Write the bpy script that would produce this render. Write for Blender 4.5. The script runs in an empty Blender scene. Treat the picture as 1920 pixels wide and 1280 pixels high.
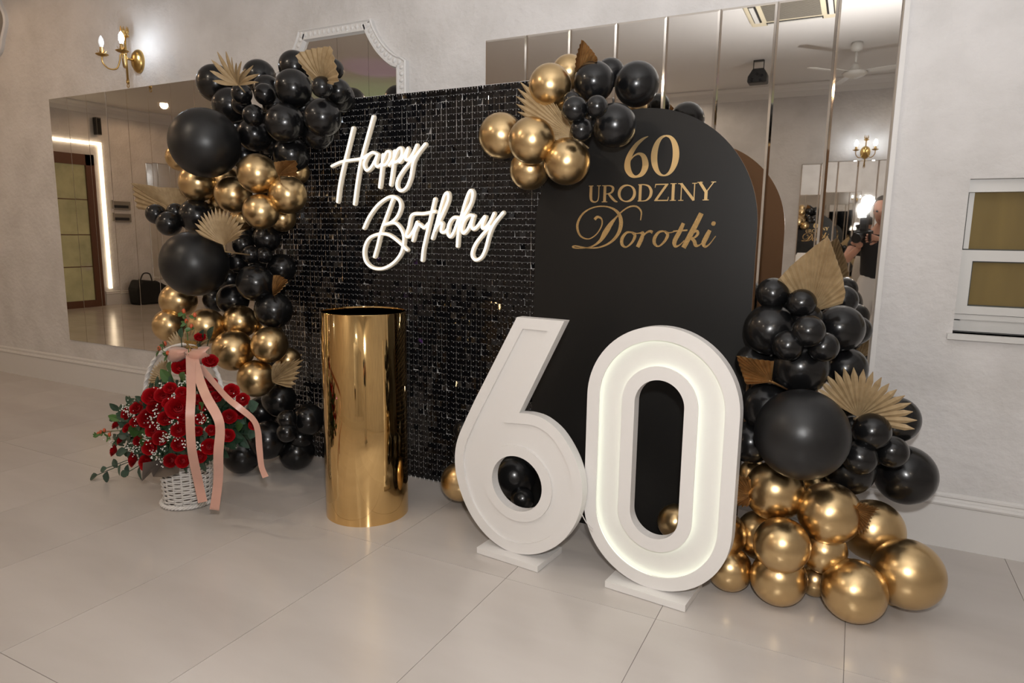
import bpy, bmesh, math, random
from mathutils import Vector, Matrix
R_ = random.Random(7)
rad = math.radians
SC = bpy.context.scene
COL = SC.collection

# ------------------------------------------------------------------ camera
F_PX = 1258.863
PITCH, YAW, ROLL = rad(8.9316), rad(26.8749), rad(0.8177)
CAM_H, CAM_D = 1.34, 3.4004
fw = Vector((-math.sin(YAW) * math.cos(PITCH), math.cos(YAW) * math.cos(PITCH), -math.sin(PITCH)))
r0 = Vector((math.cos(YAW), math.sin(YAW), 0))
u0 = r0.cross(fw)
CR = math.cos(ROLL) * r0 + math.sin(ROLL) * u0
CU = -math.sin(ROLL) * r0 + math.cos(ROLL) * u0
CF = fw
CP = Vector((0, -CAM_D, CAM_H))
cd = bpy.data.cameras.new('camera')
cd.sensor_width = 36
cd.lens = F_PX / 1920 * 36
cd.clip_start = 0.02
cam = bpy.data.objects.new('camera', cd)
COL.objects.link(cam)
cam.matrix_world = Matrix(((CR.x, CU.x, -CF.x, CP.x), (CR.y, CU.y, -CF.y, CP.y), (CR.z, CU.z, -CF.z, CP.z), (0, 0, 0, 1)))
SC.camera = cam

# ------------------------------------------------------------------ light and exposure
w = bpy.data.worlds.new('room_dark')
SC.world = w
w.use_nodes = True
w.node_tree.nodes['Background'].inputs[0].default_value = (0.8, 0.85, 1, 1)
w.node_tree.nodes['Background'].inputs[1].default_value = 0.02
SC.view_settings.view_transform = 'Standard'
SC.view_settings.look = 'None'
SC.view_settings.exposure = -0.2
SC.view_settings.gamma = 1.0
SC.view_settings.use_curve_mapping = False
SC.cycles.max_bounces = 6
SC.cycles.adaptive_threshold = 0.04
SC.cycles.diffuse_bounces = 3
SC.cycles.glossy_bounces = 4
SC.cycles.transmission_bounces = 2


def lamp(name, typ, loc, energy, color=(1, 1, 1), size=0.1, target=None, **kw):
    l = bpy.data.lights.new(name, typ)
    l.energy = energy
    l.color = color
    if typ == 'AREA':
        l.size = size
    else:
        l.shadow_soft_size = size
    for k, v in kw.items():
        setattr(l, k, v)
    o = bpy.data.objects.new(name, l)
    COL.objects.link(o)
    o.location = loc
    if target is not None:
        o.rotation_euler = (Vector(target) - Vector(loc)).to_track_quat('-Z', 'Y').to_euler()
    return o


FLASH = Vector((0.075, -3.47, 1.60))
# the photographer's flash: most of it thrown at the ceiling, a little straight ahead off its diffuser
lamp('flash_bounce', 'SPOT', FLASH + Vector((0, 0, 0.07)), 400, (0.97, 0.98, 1.0), 0.05, FLASH + Vector((-0.25, 0.55, 1.6)), spot_size=rad(165), spot_blend=1.0)
lamp('flash_direct', 'SPOT', FLASH + Vector((-0.03, 0.06, 0)), 152, (1, 0.985, 0.97), 0.04, FLASH + Vector((-0.45, 0.9, -0.1)), spot_size=rad(165), spot_blend=0.9)
# warm recessed house lights; the last two unseen, added to brighten the opposite wall
DOWNLIGHTS = [(-3.25, -3.25), (1.6, -6.0), (-6.2, -1.4), (-8.2, -5.0), (-8.6, -2.2), (-10.8, -4.6), (-3.0, -6.4), (-5.2, -6.0)]
for dx_, dy_ in DOWNLIGHTS:
    lamp('ceiling_light_glow', 'SPOT', (dx_, dy_, 3.46), 58 if dx_ > -4 else 31, (1, 0.85, 0.68) if dx_ > -4 else (1, 0.66, 0.40), 0.06, (dx_, dy_, 0), spot_size=rad(174), spot_blend=0.25)
# coloured party lights washing the far ceiling
lamp('party_glow_violet', 'SPOT', (-7.0, -6.6, 0.5), 60, (0.7, 0.2, 1), 0.05, (-5.9, -4.1, 3.5), spot_size=rad(13), spot_blend=0.6)
lamp('party_glow_green', 'SPOT', (-7.3, -6.6, 0.5), 60, (0.35, 1, 0.25), 0.05, (-7.0, -5.6, 3.5), spot_size=rad(50), spot_blend=0.9)

# ------------------------------------------------------------------ pixel helpers (1920 x 1280 frame)
def ray(x, y):
    return CF + CR * ((x - 960) / F_PX) - CU * ((y - 640) / F_PX)


def at(x, y, Y):
    d = ray(x, y)
    return CP + d * ((Y + CAM_D) / d.y)


def atz(x, y, z):
    d = ray(x, y)
    return CP + d * ((z - CAM_H) / d.z)


def at_plane(x, y, P0, ang):
    n = Vector((math.sin(rad(ang)), math.cos(rad(ang)), 0))
    d = ray(x, y)
    return CP + d * ((Vector(P0) - CP).dot(n) / d.dot(n))


def pix(P):
    v = Vector(P) - CP
    k = v.dot(CF)
    return 960 + F_PX * v.dot(CR) / k, 640 - F_PX * v.dot(CU) / k


# ------------------------------------------------------------------ materials
MATS = {}


def mat(name, col, rough=0.5, metal=0.0, spec=0.5, emit=None, es=0.0, coat=0.0, bump=None, vary=None, sheen=0.0, ior=None, rnd=None, trans=0.0):
    m = bpy.data.materials.new(name)
    m.use_nodes = True
    nt = m.node_tree
    b = nt.nodes['Principled BSDF']
    I = b.inputs
    I['Base Color'].default_value = (*col, 1)
    I['Roughness'].default_value = rough
    I['Metallic'].default_value = metal
    I['Specular IOR Level'].default_value = spec
    I['Coat Weight'].default_value = coat
    if trans:
        I['Transmission Weight'].default_value = trans
    if ior:
        I['IOR'].default_value = ior
    if sheen:
        I['Sheen Weight'].default_value = sheen
    if emit:
        I['Emission Color'].default_value = (*emit, 1)
        I['Emission Strength'].default_value = es
    L = nt.links.new
    if vary or bump:
        tc = nt.nodes.new('ShaderNodeTexCoord')
    src = None
    if vary:      # (scale, second colour, detail, low, high, stretch)
        sc_, c2, det, lo, hi, st = vary
        mp = nt.nodes.new('ShaderNodeMapping')
        mp.inputs['Scale'].default_value = st
        L(tc.outputs['Object'], mp.inputs[0])
        n = nt.nodes.new('ShaderNodeTexNoise')
        n.inputs['Scale'].default_value = sc_
        n.inputs['Detail'].default_value = det
        L(mp.outputs[0], n.inputs['Vector'])
        r = nt.nodes.new('ShaderNodeValToRGB')
        r.color_ramp.elements[0].position = lo
        r.color_ramp.elements[1].position = hi
        r.color_ramp.elements[0].color = (*col, 1)
        r.color_ramp.elements[1].color = (*c2, 1)
        L(n.outputs['Fac'], r.inputs[0])
        src = r.outputs[0]
    if rnd:       # brightness spread from copy to copy
        oi = nt.nodes.new('ShaderNodeObjectInfo')
        mr = nt.nodes.new('ShaderNodeMapRange')
        mr.inputs[3].default_value = 1 - rnd
        mr.inputs[4].default_value = 1 + rnd
        L(oi.outputs['Random'], mr.inputs[0])
        hs = nt.nodes.new('ShaderNodeHueSaturation')
        hs.inputs['Color'].default_value = (*col, 1)
        if src:
            L(src, hs.inputs['Color'])
        L(mr.outputs[0], hs.inputs['Value'])
        src = hs.outputs[0]
    if src:
        L(src, I['Base Color'])
    if bump:      # (scale, strength, distance, detail)
        n2 = nt.nodes.new('ShaderNodeTexNoise')
        n2.inputs['Scale'].default_value = bump[0]
        n2.inputs['Detail'].default_value = bump[3]
        L(tc.outputs['Object'], n2.inputs['Vector'])
        bp = nt.nodes.new('ShaderNodeBump')
        bp.inputs['Strength'].default_value = bump[1]
        bp.inputs['Distance'].default_value = bump[2]
        L(n2.outputs['Fac'], bp.inputs['Height'])
        L(bp.outputs[0], I['Normal'])
    MATS[name] = m
    return m


mat('plaster', (0.70, 0.68, 0.67), 0.75, bump=(24, 0.9, 0.008, 4), vary=(3.5, (0.60, 0.58, 0.565), 5, 0.40, 0.70, (1, 1, 1)))
mat('paint_white', (0.72, 0.7, 0.68), 0.5)
mat('ceiling_paint', (0.74, 0.72, 0.7), 0.8)
mat('tile', (0.60, 0.555, 0.52), 0.2, rnd=0.025, vary=(1.6, (0.52, 0.475, 0.44), 4, 0.35, 0.75, (0.6, 2.2, 1)), bump=(9, 0.08, 0.002, 1))
mat('grout', (0.3, 0.26, 0.235), 0.8)
mat('mirror', (0.80, 0.77, 0.73), 0.012, 1.0)
mat('mirror_bevel', (0.85, 0.8, 0.74), 0.05, 1.0)
mat('mirror_back', (0.12, 0.1, 0.08), 0.6)
mat('stucco', (0.74, 0.73, 0.72), 0.55)
mat('black_latex', (0.006, 0.006, 0.0065), 0.26, spec=0.45, coat=0.2)
MATS['black_latex'].node_tree.nodes['Principled BSDF'].inputs['Coat Roughness'].default_value = 0.1
mat('black_matte_latex', (0.0095, 0.0095, 0.010), 0.38, spec=0.5)
mat('gold_latex', (0.66, 0.475, 0.25), 0.29, 1.0)
mat('palm', (0.40, 0.29, 0.16), 0.6, vary=(30, (0.31, 0.215, 0.11), 4, 0.35, 0.7, (1, 1, 1)))
mat('palm_gold', (0.36, 0.2, 0.075), 0.35, 0.7, vary=(30, (0.22, 0.115, 0.04), 4, 0.35, 0.7, (1, 1, 1)))
mat('sequin', (0.005, 0.005, 0.006), 0.05, 0.0, 0.5)
mat('lattice', (0.68, 0.67, 0.66), 0.3)
mat('pin', (0.75, 0.75, 0.75), 0.35)
mat('board_black', (0.008, 0.0075, 0.007), 0.42, spec=0.35)
mat('mdf', (0.30, 0.165, 0.085), 0.75)
mat('gold_foil', (0.72, 0.52, 0.26), 0.36, 1.0)
mat('gold_glitter', (0.72, 0.47, 0.2), 0.3, 1.0, vary=(900, (0.30, 0.2, 0.09), 2, 0.4, 0.6, (1, 1, 1)), bump=(700, 1.0, 0.002, 1))
mat('gold_mirror', (0.82, 0.56, 0.25), 0.045, 1.0)
mat('number_white', (0.76, 0.735, 0.71), 0.45)
mat('led_white', (0.9, 0.9, 0.85), 0.4, emit=(0.88, 1.0, 0.76), es=2.0)
mat('neon', (0.9, 0.86, 0.78), 0.4, emit=(1.0, 0.94, 0.82), es=0.95)
mat('neon_body', (0.8, 0.72, 0.6), 0.4, emit=(1.0, 0.85, 0.60), es=0.16)
mat('acrylic', (0.75, 0.75, 0.75), 0.1, spec=0.5, trans=0.9)
mat('brass', (0.50, 0.33, 0.12), 0.3, 1.0)
mat('bulb', (0.95, 0.95, 0.95), 0.3, emit=(0.82, 0.91, 1.0), es=90)
mat('bulb_dim', (0.8, 0.82, 0.85), 0.2, emit=(0.9, 0.96, 1.0), es=0.5)
mat('candle_tube', (0.50, 0.35, 0.16), 0.4, 0.8)
mat('pvc', (0.66, 0.65, 0.63), 0.35)
mat('gasket', (0.06, 0.06, 0.05), 0.6)
mat('mustard_pane', (0.235, 0.17, 0.066), 0.10, spec=0.5, vary=(3.0, (0.19, 0.138, 0.056), 3, 0.3, 0.7, (3, 1, 0.4)))  # opaque mustard colour of the glossy window panes
mat('rose', (0.29, 0.001, 0.004), 0.6, spec=0.2, rnd=0.2)
mat('leaf_dark', (0.022, 0.055, 0.03), 0.45, rnd=0.3)
mat('leaf_green', (0.05, 0.115, 0.028), 0.45, rnd=0.25)
mat('leaf_euca', (0.045, 0.085, 0.06), 0.55, rnd=0.25)
mat('bud', (0.5, 0.09, 0.03), 0.5)
mat('gyps', (0.8, 0.79, 0.74), 0.6)
mat('wicker', (0.72, 0.69, 0.66), 0.55)
mat('wicker_dark', (0.20, 0.15, 0.11), 0.8)
mat('ribbon', (0.62, 0.335, 0.255), 0.32, sheen=0.3)
mat('tissue', (0.15, 0.12, 0.10), 0.5)
mat('topper', (0.55, 0.36, 0.1), 0.35, 0.9)
mat('wood_door', (0.115, 0.042, 0.016), 0.4)
mat('door_glass', (0.36, 0.32, 0.17), 0.08, emit=(0.9, 0.75, 0.35), es=0.12, vary=(2.0, (0.12, 0.1, 0.045), 5, 0.35, 0.7, (1, 1, 1)))  # faint glow in the glass stands for light from the next room
mat('led_warm', (1, 0.9, 0.75), 0.4, emit=(1.0, 0.82, 0.58), es=5.0)
mat('black_plastic', (0.012, 0.012, 0.013), 0.4)
mat('grey_plastic', (0.24, 0.22, 0.19), 0.45)
mat('white_plastic', (0.66, 0.64, 0.6), 0.4)
mat('cream_plastic', (0.66, 0.58, 0.42), 0.45)
mat('skin', (0.55, 0.29, 0.2), 0.5)
mat('lip', (0.4, 0.16, 0.12), 0.5)
mat('hair', (0.05, 0.035, 0.025), 0.6)
mat('shirt', (0.012, 0.012, 0.014), 0.8)
mat('trousers', (0.66, 0.63, 0.6), 0.75)
mat('shoe', (0.3, 0.3, 0.3), 0.6)
mat('flash_face', (1, 1, 1), 0.4, emit=(0.97, 0.98, 1.0), es=60)
mat('lens_glass', (0.01, 0.01, 0.015), 0.03)
mat('downlight', (1, 0.9, 0.7), 0.4, emit=(1, 0.72, 0.42), es=40)
mat('fabric_black', (0.01, 0.01, 0.01), 0.9)
mat('cable', (0.55, 0.52, 0.5), 0.5)
mat('party_violet', (0.5, 0.1, 0.8), 0.3, emit=(0.6, 0.15, 1), es=8)

for k_ in ('neon_body', 'neon', 'flash_face', 'bulb_dim', 'door_glass', 'downlight', 'party_violet'):
    MATS[k_].cycles.emission_sampling = 'NONE'

# ------------------------------------------------------------------ mesh helpers
ORG = {}


class MB:
    def __init__(s):
        s.v = []
        s.f = []
        s.m = []
        s.mi = 0

    def add(s, vs, fs):
        k = len(s.v)
        s.v += [tuple(x) for x in vs]
        s.f += [tuple(i + k for i in f) for f in fs]
        s.m += [s.mi] * len(fs)
        return s

    def box(s, a, b, M=None):
        x0, y0, z0 = a
        x1, y1, z1 = b
        vs = [Vector(q) for q in ((x0, y0, z0), (x1, y0, z0), (x1, y1, z0), (x0, y1, z0), (x0, y0, z1), (x1, y0, z1), (x1, y1, z1), (x0, y1, z1))]
        if M:
            vs = [M @ q for q in vs]
        return s.add(vs, [(0, 3, 2, 1), (4, 5, 6, 7), (0, 1, 5, 4), (1, 2, 6, 5), (2, 3, 7, 6), (3, 0, 4, 7)])

    def lathe(s, prof, n=24, M=None, sx=1.0, sy=1.0):
        vs = []
        fs = []
        for r, z in prof:
            for i in range(n):
                a = 2 * math.pi * i / n
                q = Vector((r * math.cos(a) * sx, r * math.sin(a) * sy, z))
                vs.append(M @ q if M else q)
        for j in range(len(prof) - 1):
            for i in range(n):
                i2 = (i + 1) % n
                fs.append((j * n + i, j * n + i2, (j + 1) * n + i2, (j + 1) * n + i))
        if prof[0][0] > 1e-6:
            fs.append(tuple(range(n - 1, -1, -1)))
        if prof[-1][0] > 1e-6:
            fs.append(tuple((len(prof) - 1) * n + i for i in range(n)))
        return s.add(vs, fs)

    def tube(s, pts, r, n=8, closed=False, rr=None, flat=1.0, up=None):
        pts = [Vector(q) for q in pts]
        N = len(pts)
        vs = []
        fs = []
        prev = None
        for i, q in enumerate(pts):
            if closed:
                t = pts[(i + 1) % N] - pts[i - 1]
            else:
                t = pts[min(i + 1, N - 1)] - pts[max(i - 1, 0)]
            t = t.normalized() if t.length > 1e-9 else Vector((0, 0, 1))
            if up is not None:
                a = Vector(up)
            elif prev is None:
                a = Vector((0, 0, 1)) if abs(t.z) < 0.9 else Vector((1, 0, 0))
            else:
                a = prev
            b = t.cross(a)
            if b.length < 1e-6:
                b = t.cross(Vector((1, 0.1, 0)))
            b.normalize()
            a = b.cross(t).normalized()
            prev = a
            R = rr[i] if rr else r
            for k in range(n):
                th = 2 * math.pi * (k + 0.5) / n
                vs.append(q + b * (math.cos(th) * R) + a * (math.sin(th) * R * flat))
        for i in range(N if closed else N - 1):
            j = (i + 1) % N
            for k in range(n):
                k2 = (k + 1) % n
                fs.append((i * n + k, i * n + k2, j * n + k2, j * n + k))
        if not closed:
            fs.append(tuple(range(n - 1, -1, -1)))
            fs.append(tuple((N - 1) * n + k for k in range(n)))
        return s.add(vs, fs)

    def prism(s, loop, d):
        """closed outline (list of Vectors) pushed by vector d"""
        n = len(loop)
        vs = list(loop) + [Vector(q) + Vector(d) for q in loop]
        fs = [tuple(range(n)), tuple(range(2 * n - 1, n - 1, -1))]
        for i in range(n):
            j = (i + 1) % n
            fs.append((i, i + n, j + n, j))
        return s.add(vs, fs)

    def ball(s, c, r, n=12, m=8, sc=(1, 1, 1)):
        M = Matrix.Translation(c) @ Matrix.Diagonal((*sc, 1))
        pr = [(r * math.sin(math.pi * j / m), -r * math.cos(math.pi * j / m)) for j in range(m + 1)]
        pr[0] = (r * 0.02, -r)
        pr[-1] = (r * 0.02, r)
        return s.lathe(pr, n, M)

    def build(s, name, m, parent=None, smooth=False, loc=None, angle=None):
        o_ = ORG.get(parent.name) if parent else None
        base = Vector(loc) if loc is not None else (o_ if o_ is not None else Vector((0, 0, 0)))
        me = bpy.data.meshes.new(name)
        me.from_pydata([tuple(Vector(q) - base) for q in s.v], [], s.f)
        ms = m if isinstance(m, (list, tuple)) else [m]
        for k in ms:
            me.materials.append(MATS[k] if isinstance(k, str) else k)
        if len(ms) > 1:
            me.polygons.foreach_set('material_index', s.m)
        me.update()
        bm = bmesh.new()
        bm.from_mesh(me)
        bmesh.ops.recalc_face_normals(bm, faces=bm.faces)
        bm.to_mesh(me)
        bm.free()
        if smooth:
            me.polygons.foreach_set('use_smooth', [True] * len(me.polygons))
            if angle:
                me.set_sharp_from_angle(angle=rad(angle))
        o = bpy.data.objects.new(name, me)
        COL.objects.link(o)
        if parent:
            o.parent = parent
        else:
            o.location = base
        ORG[o.name] = base
        return o


def tag(o, label=None, cat=None, group=None, kind=None):
    if label:
        o['label'] = label
    if cat:
        o['category'] = cat
    if group:
        o['group'] = group
    if kind:
        o['kind'] = kind
    return o


def thing(name, loc, label=None, cat=None, group=None, kind=None):
    o = bpy.data.objects.new(name, None)
    o.empty_display_size = 0.1
    COL.objects.link(o)
    o.location = loc
    ORG[o.name] = Vector(loc)
    return tag(o, label, cat, group, kind)


def copy_tree(o, parent=None, delta=None):
    c = o.copy()
    COL.objects.link(c)
    c.parent = parent
    ORG[c.name] = ORG.get(o.name, Vector((0, 0, 0)))
    if delta is not None:
        c.location = Vector(o.location) + Vector(delta)
        ORG[c.name] = ORG[c.name] + Vector(delta)
    for ch in [q for q in bpy.data.objects if q.parent == o]:
        copy_tree(ch, c)
    return c


def spline(pts, n=6, closed=False):
    """Catmull-Rom through tuples of any length"""
    P = [tuple(p) for p in pts]
    N = len(P)
    out = []
    segs = N if closed else N - 1
    for i in range(segs):
        g = (lambda k: P[k % N]) if closed else (lambda k: P[max(0, min(N - 1, k))])
        a, b, c, d = g(i - 1), g(i), g(i + 1), g(i + 2)
        for j in range(n):
            t = j / n
            out.append(tuple(0.5 * (2 * b[q] + (c[q] - a[q]) * t + (2 * a[q] - 5 * b[q] + 4 * c[q] - d[q]) * t * t + (3 * b[q] - a[q] - 3 * c[q] + d[q]) * t ** 3) for q in range(len(b))))
    if not closed:
        out.append(P[-1])
    return out


def fill_loops(loops, depth):
    """2-D loops (outer and holes) -> vertices (u, v, w), faces, w in 0..depth"""
    cu = bpy.data.curves.new('tmp', 'CURVE')
    cu.dimensions = '2D'
    cu.fill_mode = 'BOTH'
    cu.extrude = depth / 2
    for lp in loops:
        sp = cu.splines.new('POLY')
        sp.points.add(len(lp) - 1)
        for q, p in zip(sp.points, lp):
            q.co = (p[0], p[1], 0, 1)
        sp.use_cyclic_u = True
    o = bpy.data.objects.new('tmp', cu)
    COL.objects.link(o)
    dg = bpy.context.evaluated_depsgraph_get()
    me = bpy.data.meshes.new_from_object(o.evaluated_get(dg))
    vs = [(v.co.x, v.co.y, v.co.z + depth / 2) for v in me.vertices]
    fs = [tuple(p.vertices) for p in me.polygons]
    bpy.data.objects.remove(o)
    bpy.data.curves.remove(cu)
    bpy.data.meshes.remove(me)
    return vs, fs


def offset_loop(lp, d):
    """inset a closed 2-D loop by d (positive = towards the left-hand side of travel)"""
    n = len(lp)
    out = []
    for i in range(n):
        a = Vector(lp[i - 1])
        b = Vector(lp[i])
        c = Vector(lp[(i + 1) % n])
        t1 = (b - a).normalized()
        t2 = (c - b).normalized()
        n1 = Vector((-t1.y, t1.x))
        n2 = Vector((-t2.y, t2.x))
        m = n1 + n2
        m = m / max(0.35, m.dot(n1)) if m.length > 1e-6 else n1
        out.append(tuple(b + m * d))
    return out

# ================================================================== THE ROOM
XL, XR, YB, ZC = -12.0, 3.0, -7.3, 3.5
WX0, WX1, WZ0, WZ1 = 0.394, 1.50, 0.955, 1.60      # window opening


def struct(name, mb, m, parent=None, **k):
    o = mb.build(name, m, parent, **k)
    if parent is None:
        tag(o, kind='structure')
    return o


b = MB()
b.box((XL, 0, 0), (WX0, 0.25, ZC)).box((WX1, 0, 0), (XR, 0.25, ZC)).box((WX0, 0, 0), (WX1, 0.25, WZ0)).box((WX0, 0, WZ1), (WX1, 0.25, ZC))
wf = struct('wall_front', b, 'plaster')
struct('wall_back', MB().box((XL, YB - 0.2, 0), (XR, YB, ZC)), 'plaster')
struct('wall_left', MB().box((XL - 0.2, YB - 0.2, 0), (XL, 0.25, ZC)), 'plaster')
struct('wall_right', MB().box((XR, YB - 0.2, 0), (XR + 0.2, 0.25, ZC)), 'plaster')
struct('ceiling', MB().box((XL - 0.2, YB - 0.2, ZC), (XR + 0.2, 0.25, ZC + 0.2)), 'ceiling_paint')
# floor: grout bed with one slab for every tile
TW, TL, TX0, TY0 = 0.60243, 1.1902, -3.5421, -0.0017
fl = struct('floor', MB().box((XL, YB, -0.1), (XR, 0, -0.0025)), 'grout')
tile_mesh = {}
ix0 = math.floor((XL - TX0) / TW)
for i in range(ix0, math.ceil((XR - TX0) / TW)):
    for j in range(0, 7):
        xa, xb = max(XL, TX0 + i * TW), min(XR, TX0 + (i + 1) * TW)
        yb_, ya = TY0 - j * TL, max(YB, TY0 - (j + 1) * TL)
        if xb - xa < 0.02 or yb_ - ya < 0.02:
            continue
        key = (round(xb - xa, 3), round(yb_ - ya, 3))
        g = 0.0013
        if key not in tile_mesh:
            hx, hy = (xb - xa) / 2 - g, (yb_ - ya) / 2 - g
            o = MB().box((-hx, -hy, -0.0025), (hx, hy, 0)).build('tile', 'tile')
            tile_mesh[key] = o.data
        else:
            o = bpy.data.objects.new('tile', tile_mesh[key])
            COL.objects.link(o)
        o.parent = fl
        o.location = ((xa + xb) / 2, (ya + yb_) / 2, 0)

# skirting with a moulded top
def skirting(name, p0, p1, nrm):
    prof = [(0.0, 0), (0.02, 0), (0.02, 0.192), (0.027, 0.197), (0.03, 0.206), (0.026, 0.216), (0.018, 0.219), (0.016, 0.228), (0.021, 0.234), (0.02, 0.243), (0.011, 0.25), (0, 0.25)]
    a, c, n = Vector(p0), Vector(p1), Vector(nrm)
    lp = [a + n * q[0] + Vector((0, 0, q[1])) for q in prof]
    return struct(name, MB().prism(lp, c - a), 'paint_white')


skirting('baseboard_front', (XL, 0, 0), (XR, 0, 0), (0, -1, 0))
skirting('baseboard_back', (XL, YB, 0), (XR, YB, 0), (0, 1, 0))
skirting('baseboard_left_1', (XL, YB, 0), (XL, -4.05, 0), (1, 0, 0))
skirting('baseboard_left_2', (XL, -2.15, 0), (XL, 0, 0), (1, 0, 0))
# coving between ceiling and walls
def coving(name, p0, p1, nrm):
    prof = [(0, 0), (0, -0.17), (0.02, -0.17), (0.025, -0.15), (0.04, -0.10), (0.075, -0.055), (0.12, -0.03), (0.13, -0.02), (0.13, 0)]
    a, c, n = Vector(p0), Vector(p1), Vector(nrm)
    struct(name, MB().prism([a + n * q[0] + Vector((0, 0, q[1])) for q in prof], c - a), 'ceiling_paint')


coving('trim_1', (XL, 0, ZC), (XR, 0, ZC), (0, -1, 0))
coving('trim_2', (XL, YB, ZC), (XR, YB, ZC), (0, 1, 0))
coving('trim_3', (XL, YB, ZC), (XL, 0, ZC), (1, 0, 0))

# ---- window at the right
win = thing('window_1', (0.9, 0.1, WZ0), kind='structure')
yf = 0.07
b = MB()
b.box((WX0 - 0.0, yf, WZ0 + 0.005), (WX1, yf + 0.07, WZ0 + 0.055)).box((WX0, yf - 0.008, WZ0 + 0.055), (WX1, yf + 0.07, WZ0 + 0.078))
b.box((WX0, yf, WZ1 - 0.045), (WX1, yf + 0.07, WZ1 + 0.0))
b.box((WX0, yf, WZ0 + 0.05), (WX0 + 0.03, yf + 0.07, WZ1)).box((WX1 - 0.03, yf, WZ0 + 0.05), (WX1, yf + 0.07, WZ1))
b.build('window_frame', 'pvc', win)
b = MB()
b.box((WX0 + 0.004, yf - 0.014, 1.262), (WX1 - 0.004, yf + 0.03, 1.308)).box((WX0 + 0.004, yf - 0.014, WZ0 + 0.08), (WX0 + 0.048, yf + 0.03, 1.262))
b.box((WX1 - 0.048, yf - 0.014, WZ0 + 0.08), (WX1 - 0.004, yf + 0.03, 1.262)).box((WX0 + 0.048, yf - 0.014, WZ0 + 0.08), (WX1 - 0.048, yf + 0.03, WZ0 + 0.115))
b.build('sash', 'pvc', win)
b = MB()
for z0, z1, x0 in ((1.308, 1.555, WX0 + 0.006), (WZ0 + 0.115, 1.262, WX0 + 0.048)):
    for q in (((x0, yf - 0.001, z0), (WX1 - 0.05, yf + 0.012, z0 + 0.005)), ((x0, yf - 0.001, z1 - 0.005), (WX1 - 0.05, yf + 0.012, z1)), ((x0, yf - 0.001, z0), (x0 + 0.005, yf + 0.012, z1))):
        b.box(*q)
b.build('gasket', 'gasket', win)
MB().box((WX0 + 0.006, yf + 0.01, 1.308), (WX1 - 0.02, yf + 0.02, 1.558)).build('pane', 'mustard_pane', win)
MB().box((WX0 + 0.048, yf + 0.01, WZ0 + 0.115), (WX1 - 0.048, yf + 0.02, 1.262)).build('pane', 'mustard_pane', win)
MB().box((WX0 + 0.001, 0.03, WZ1 - 0.052), (WX1 - 0.001, yf + 0.012, WZ1 - 0.001)).build('blind_box', 'pvc', win)
MB().box((WX0 - 0.02, -0.028, WZ0 - 0.024), (WX1 + 0.02, yf, WZ0 + 0.0)).build('window_sill', 'pvc', win)
MB().box((WX0 + 0.002, yf + 0.07, WZ0), (WX1, 0.25, WZ1)).build('shutter_board', 'gasket', win)


# ---- mirrored wall fields: bevelled strips side by side
def mirror_field(label, P0, ux, nrm, n, pw, z0, z1, tilt, edge_strip=None, bv=0.010, gap=0.0008):
    P0, ux, nrm = Vector(P0), Vector(ux), Vector(nrm)
    root = thing('wall_mirror', P0 + Vector((0, 0, z0)), label, 'mirror', 'mirrored wall fields')
    up = Vector((0, 0, 1))
    MB().prism([P0 + ux * 0.002 + up * z0, P0 + ux * (n * pw - 0.002) + up * z0, P0 + ux * (n * pw - 0.002) + up * z1, P0 + ux * 0.002 + up * z1], nrm * 0.004).build('backing', 'mirror_back', root)
    for k in range(n):
        c = P0 + ux * ((k + 0.5) * pw) + up * ((z0 + z1) / 2)
        h, e = (z1 - z0) / 2, pw / 2 - gap
        tx, tz = tilt(k)
        M = Matrix.Rotation(tx, 3, ux) @ Matrix.Rotation(tz, 3, up)
        rot = lambda q: c + nrm * 0.0105 + M @ (q)
        lo = [rot(ux * a + up * d - nrm * 0.0035) for a, d in ((-e, -h), (e, -h), (e, h), (-e, h))]
        hi = [rot(ux * a + up * d) for a, d in ((-e + bv, -h + bv), (e - bv, -h + bv), (e - bv, h - bv), (-e + bv, h - bv))]
        m = MB()
        m.add(lo + hi, [(4, 5, 6, 7)])
        m.mi = 1
        m.add(lo + hi, [(0, 1, 5, 4), (1, 2, 6, 5), (2, 3, 7, 6), (3, 0, 4, 7)])
        bk = [rot(ux * a + up * d - nrm * 0.0055) for a, d in ((-e, -h), (e, -h), (e, h), (-e, h))]
        m.add(lo + bk, [(3, 2, 1, 0)[::-1] if False else (4, 7, 6, 5), (0, 1, 5, 4), (1, 2, 6, 5), (2, 3, 7, 6), (3, 0, 4, 7)])
        m.build('mirror_panel', ['mirror', 'mirror_bevel'], root)
    if edge_strip:
        a, c2 = edge_strip
        q0, q1 = P0 + ux * a, P0 + ux * c2
        MB().prism([q0 + up * z0, q1 + up * z0, q1 + up * z1, q0 + up * z1], nrm * 0.018).build('edge_strip', 'paint_white', root)
    return root


ZT, ZB = 2.394, 0.397
tl = random.Random(3)
t_small = lambda k: (tl.uniform(-0.0012, 0.0012), tl.uniform(-0.0012, 0.0012))
mirror_field('wide mirror of narrow vertical strips left of the balloons', (-6.014, 0, 0), (1, 0, 0), (0, -1, 0), 9, 0.25, ZB, ZT, t_small, None, 0.0012, 0.0020)
right_tilt = {7: (0.0028, 0.0035), 6: (0.001, 0.0015)}
mirror_field('tall mirror of narrow vertical strips behind the black arch', (-1.907, 0, 0), (1, 0, 0), (0, -1, 0), 8, 0.25, ZB, ZT, lambda k: right_tilt.get(k, t_small(k)), (2.0, 2.02))
mirror_field('mirror on the opposite wall reflected beside the photographer', (1.72, YB, 0), (-1, 0, 0), (0, 1, 0), 10, 0.25, ZB, ZT, lambda k: (0, 0))
mirror_field('mirror on the far end wall seen past the tall palm leaf', (XL, -7.0, 0), (0, 1, 0), (1, 0, 0), 8, 0.25, ZB, 2.6, lambda k: (0, 0))

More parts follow.
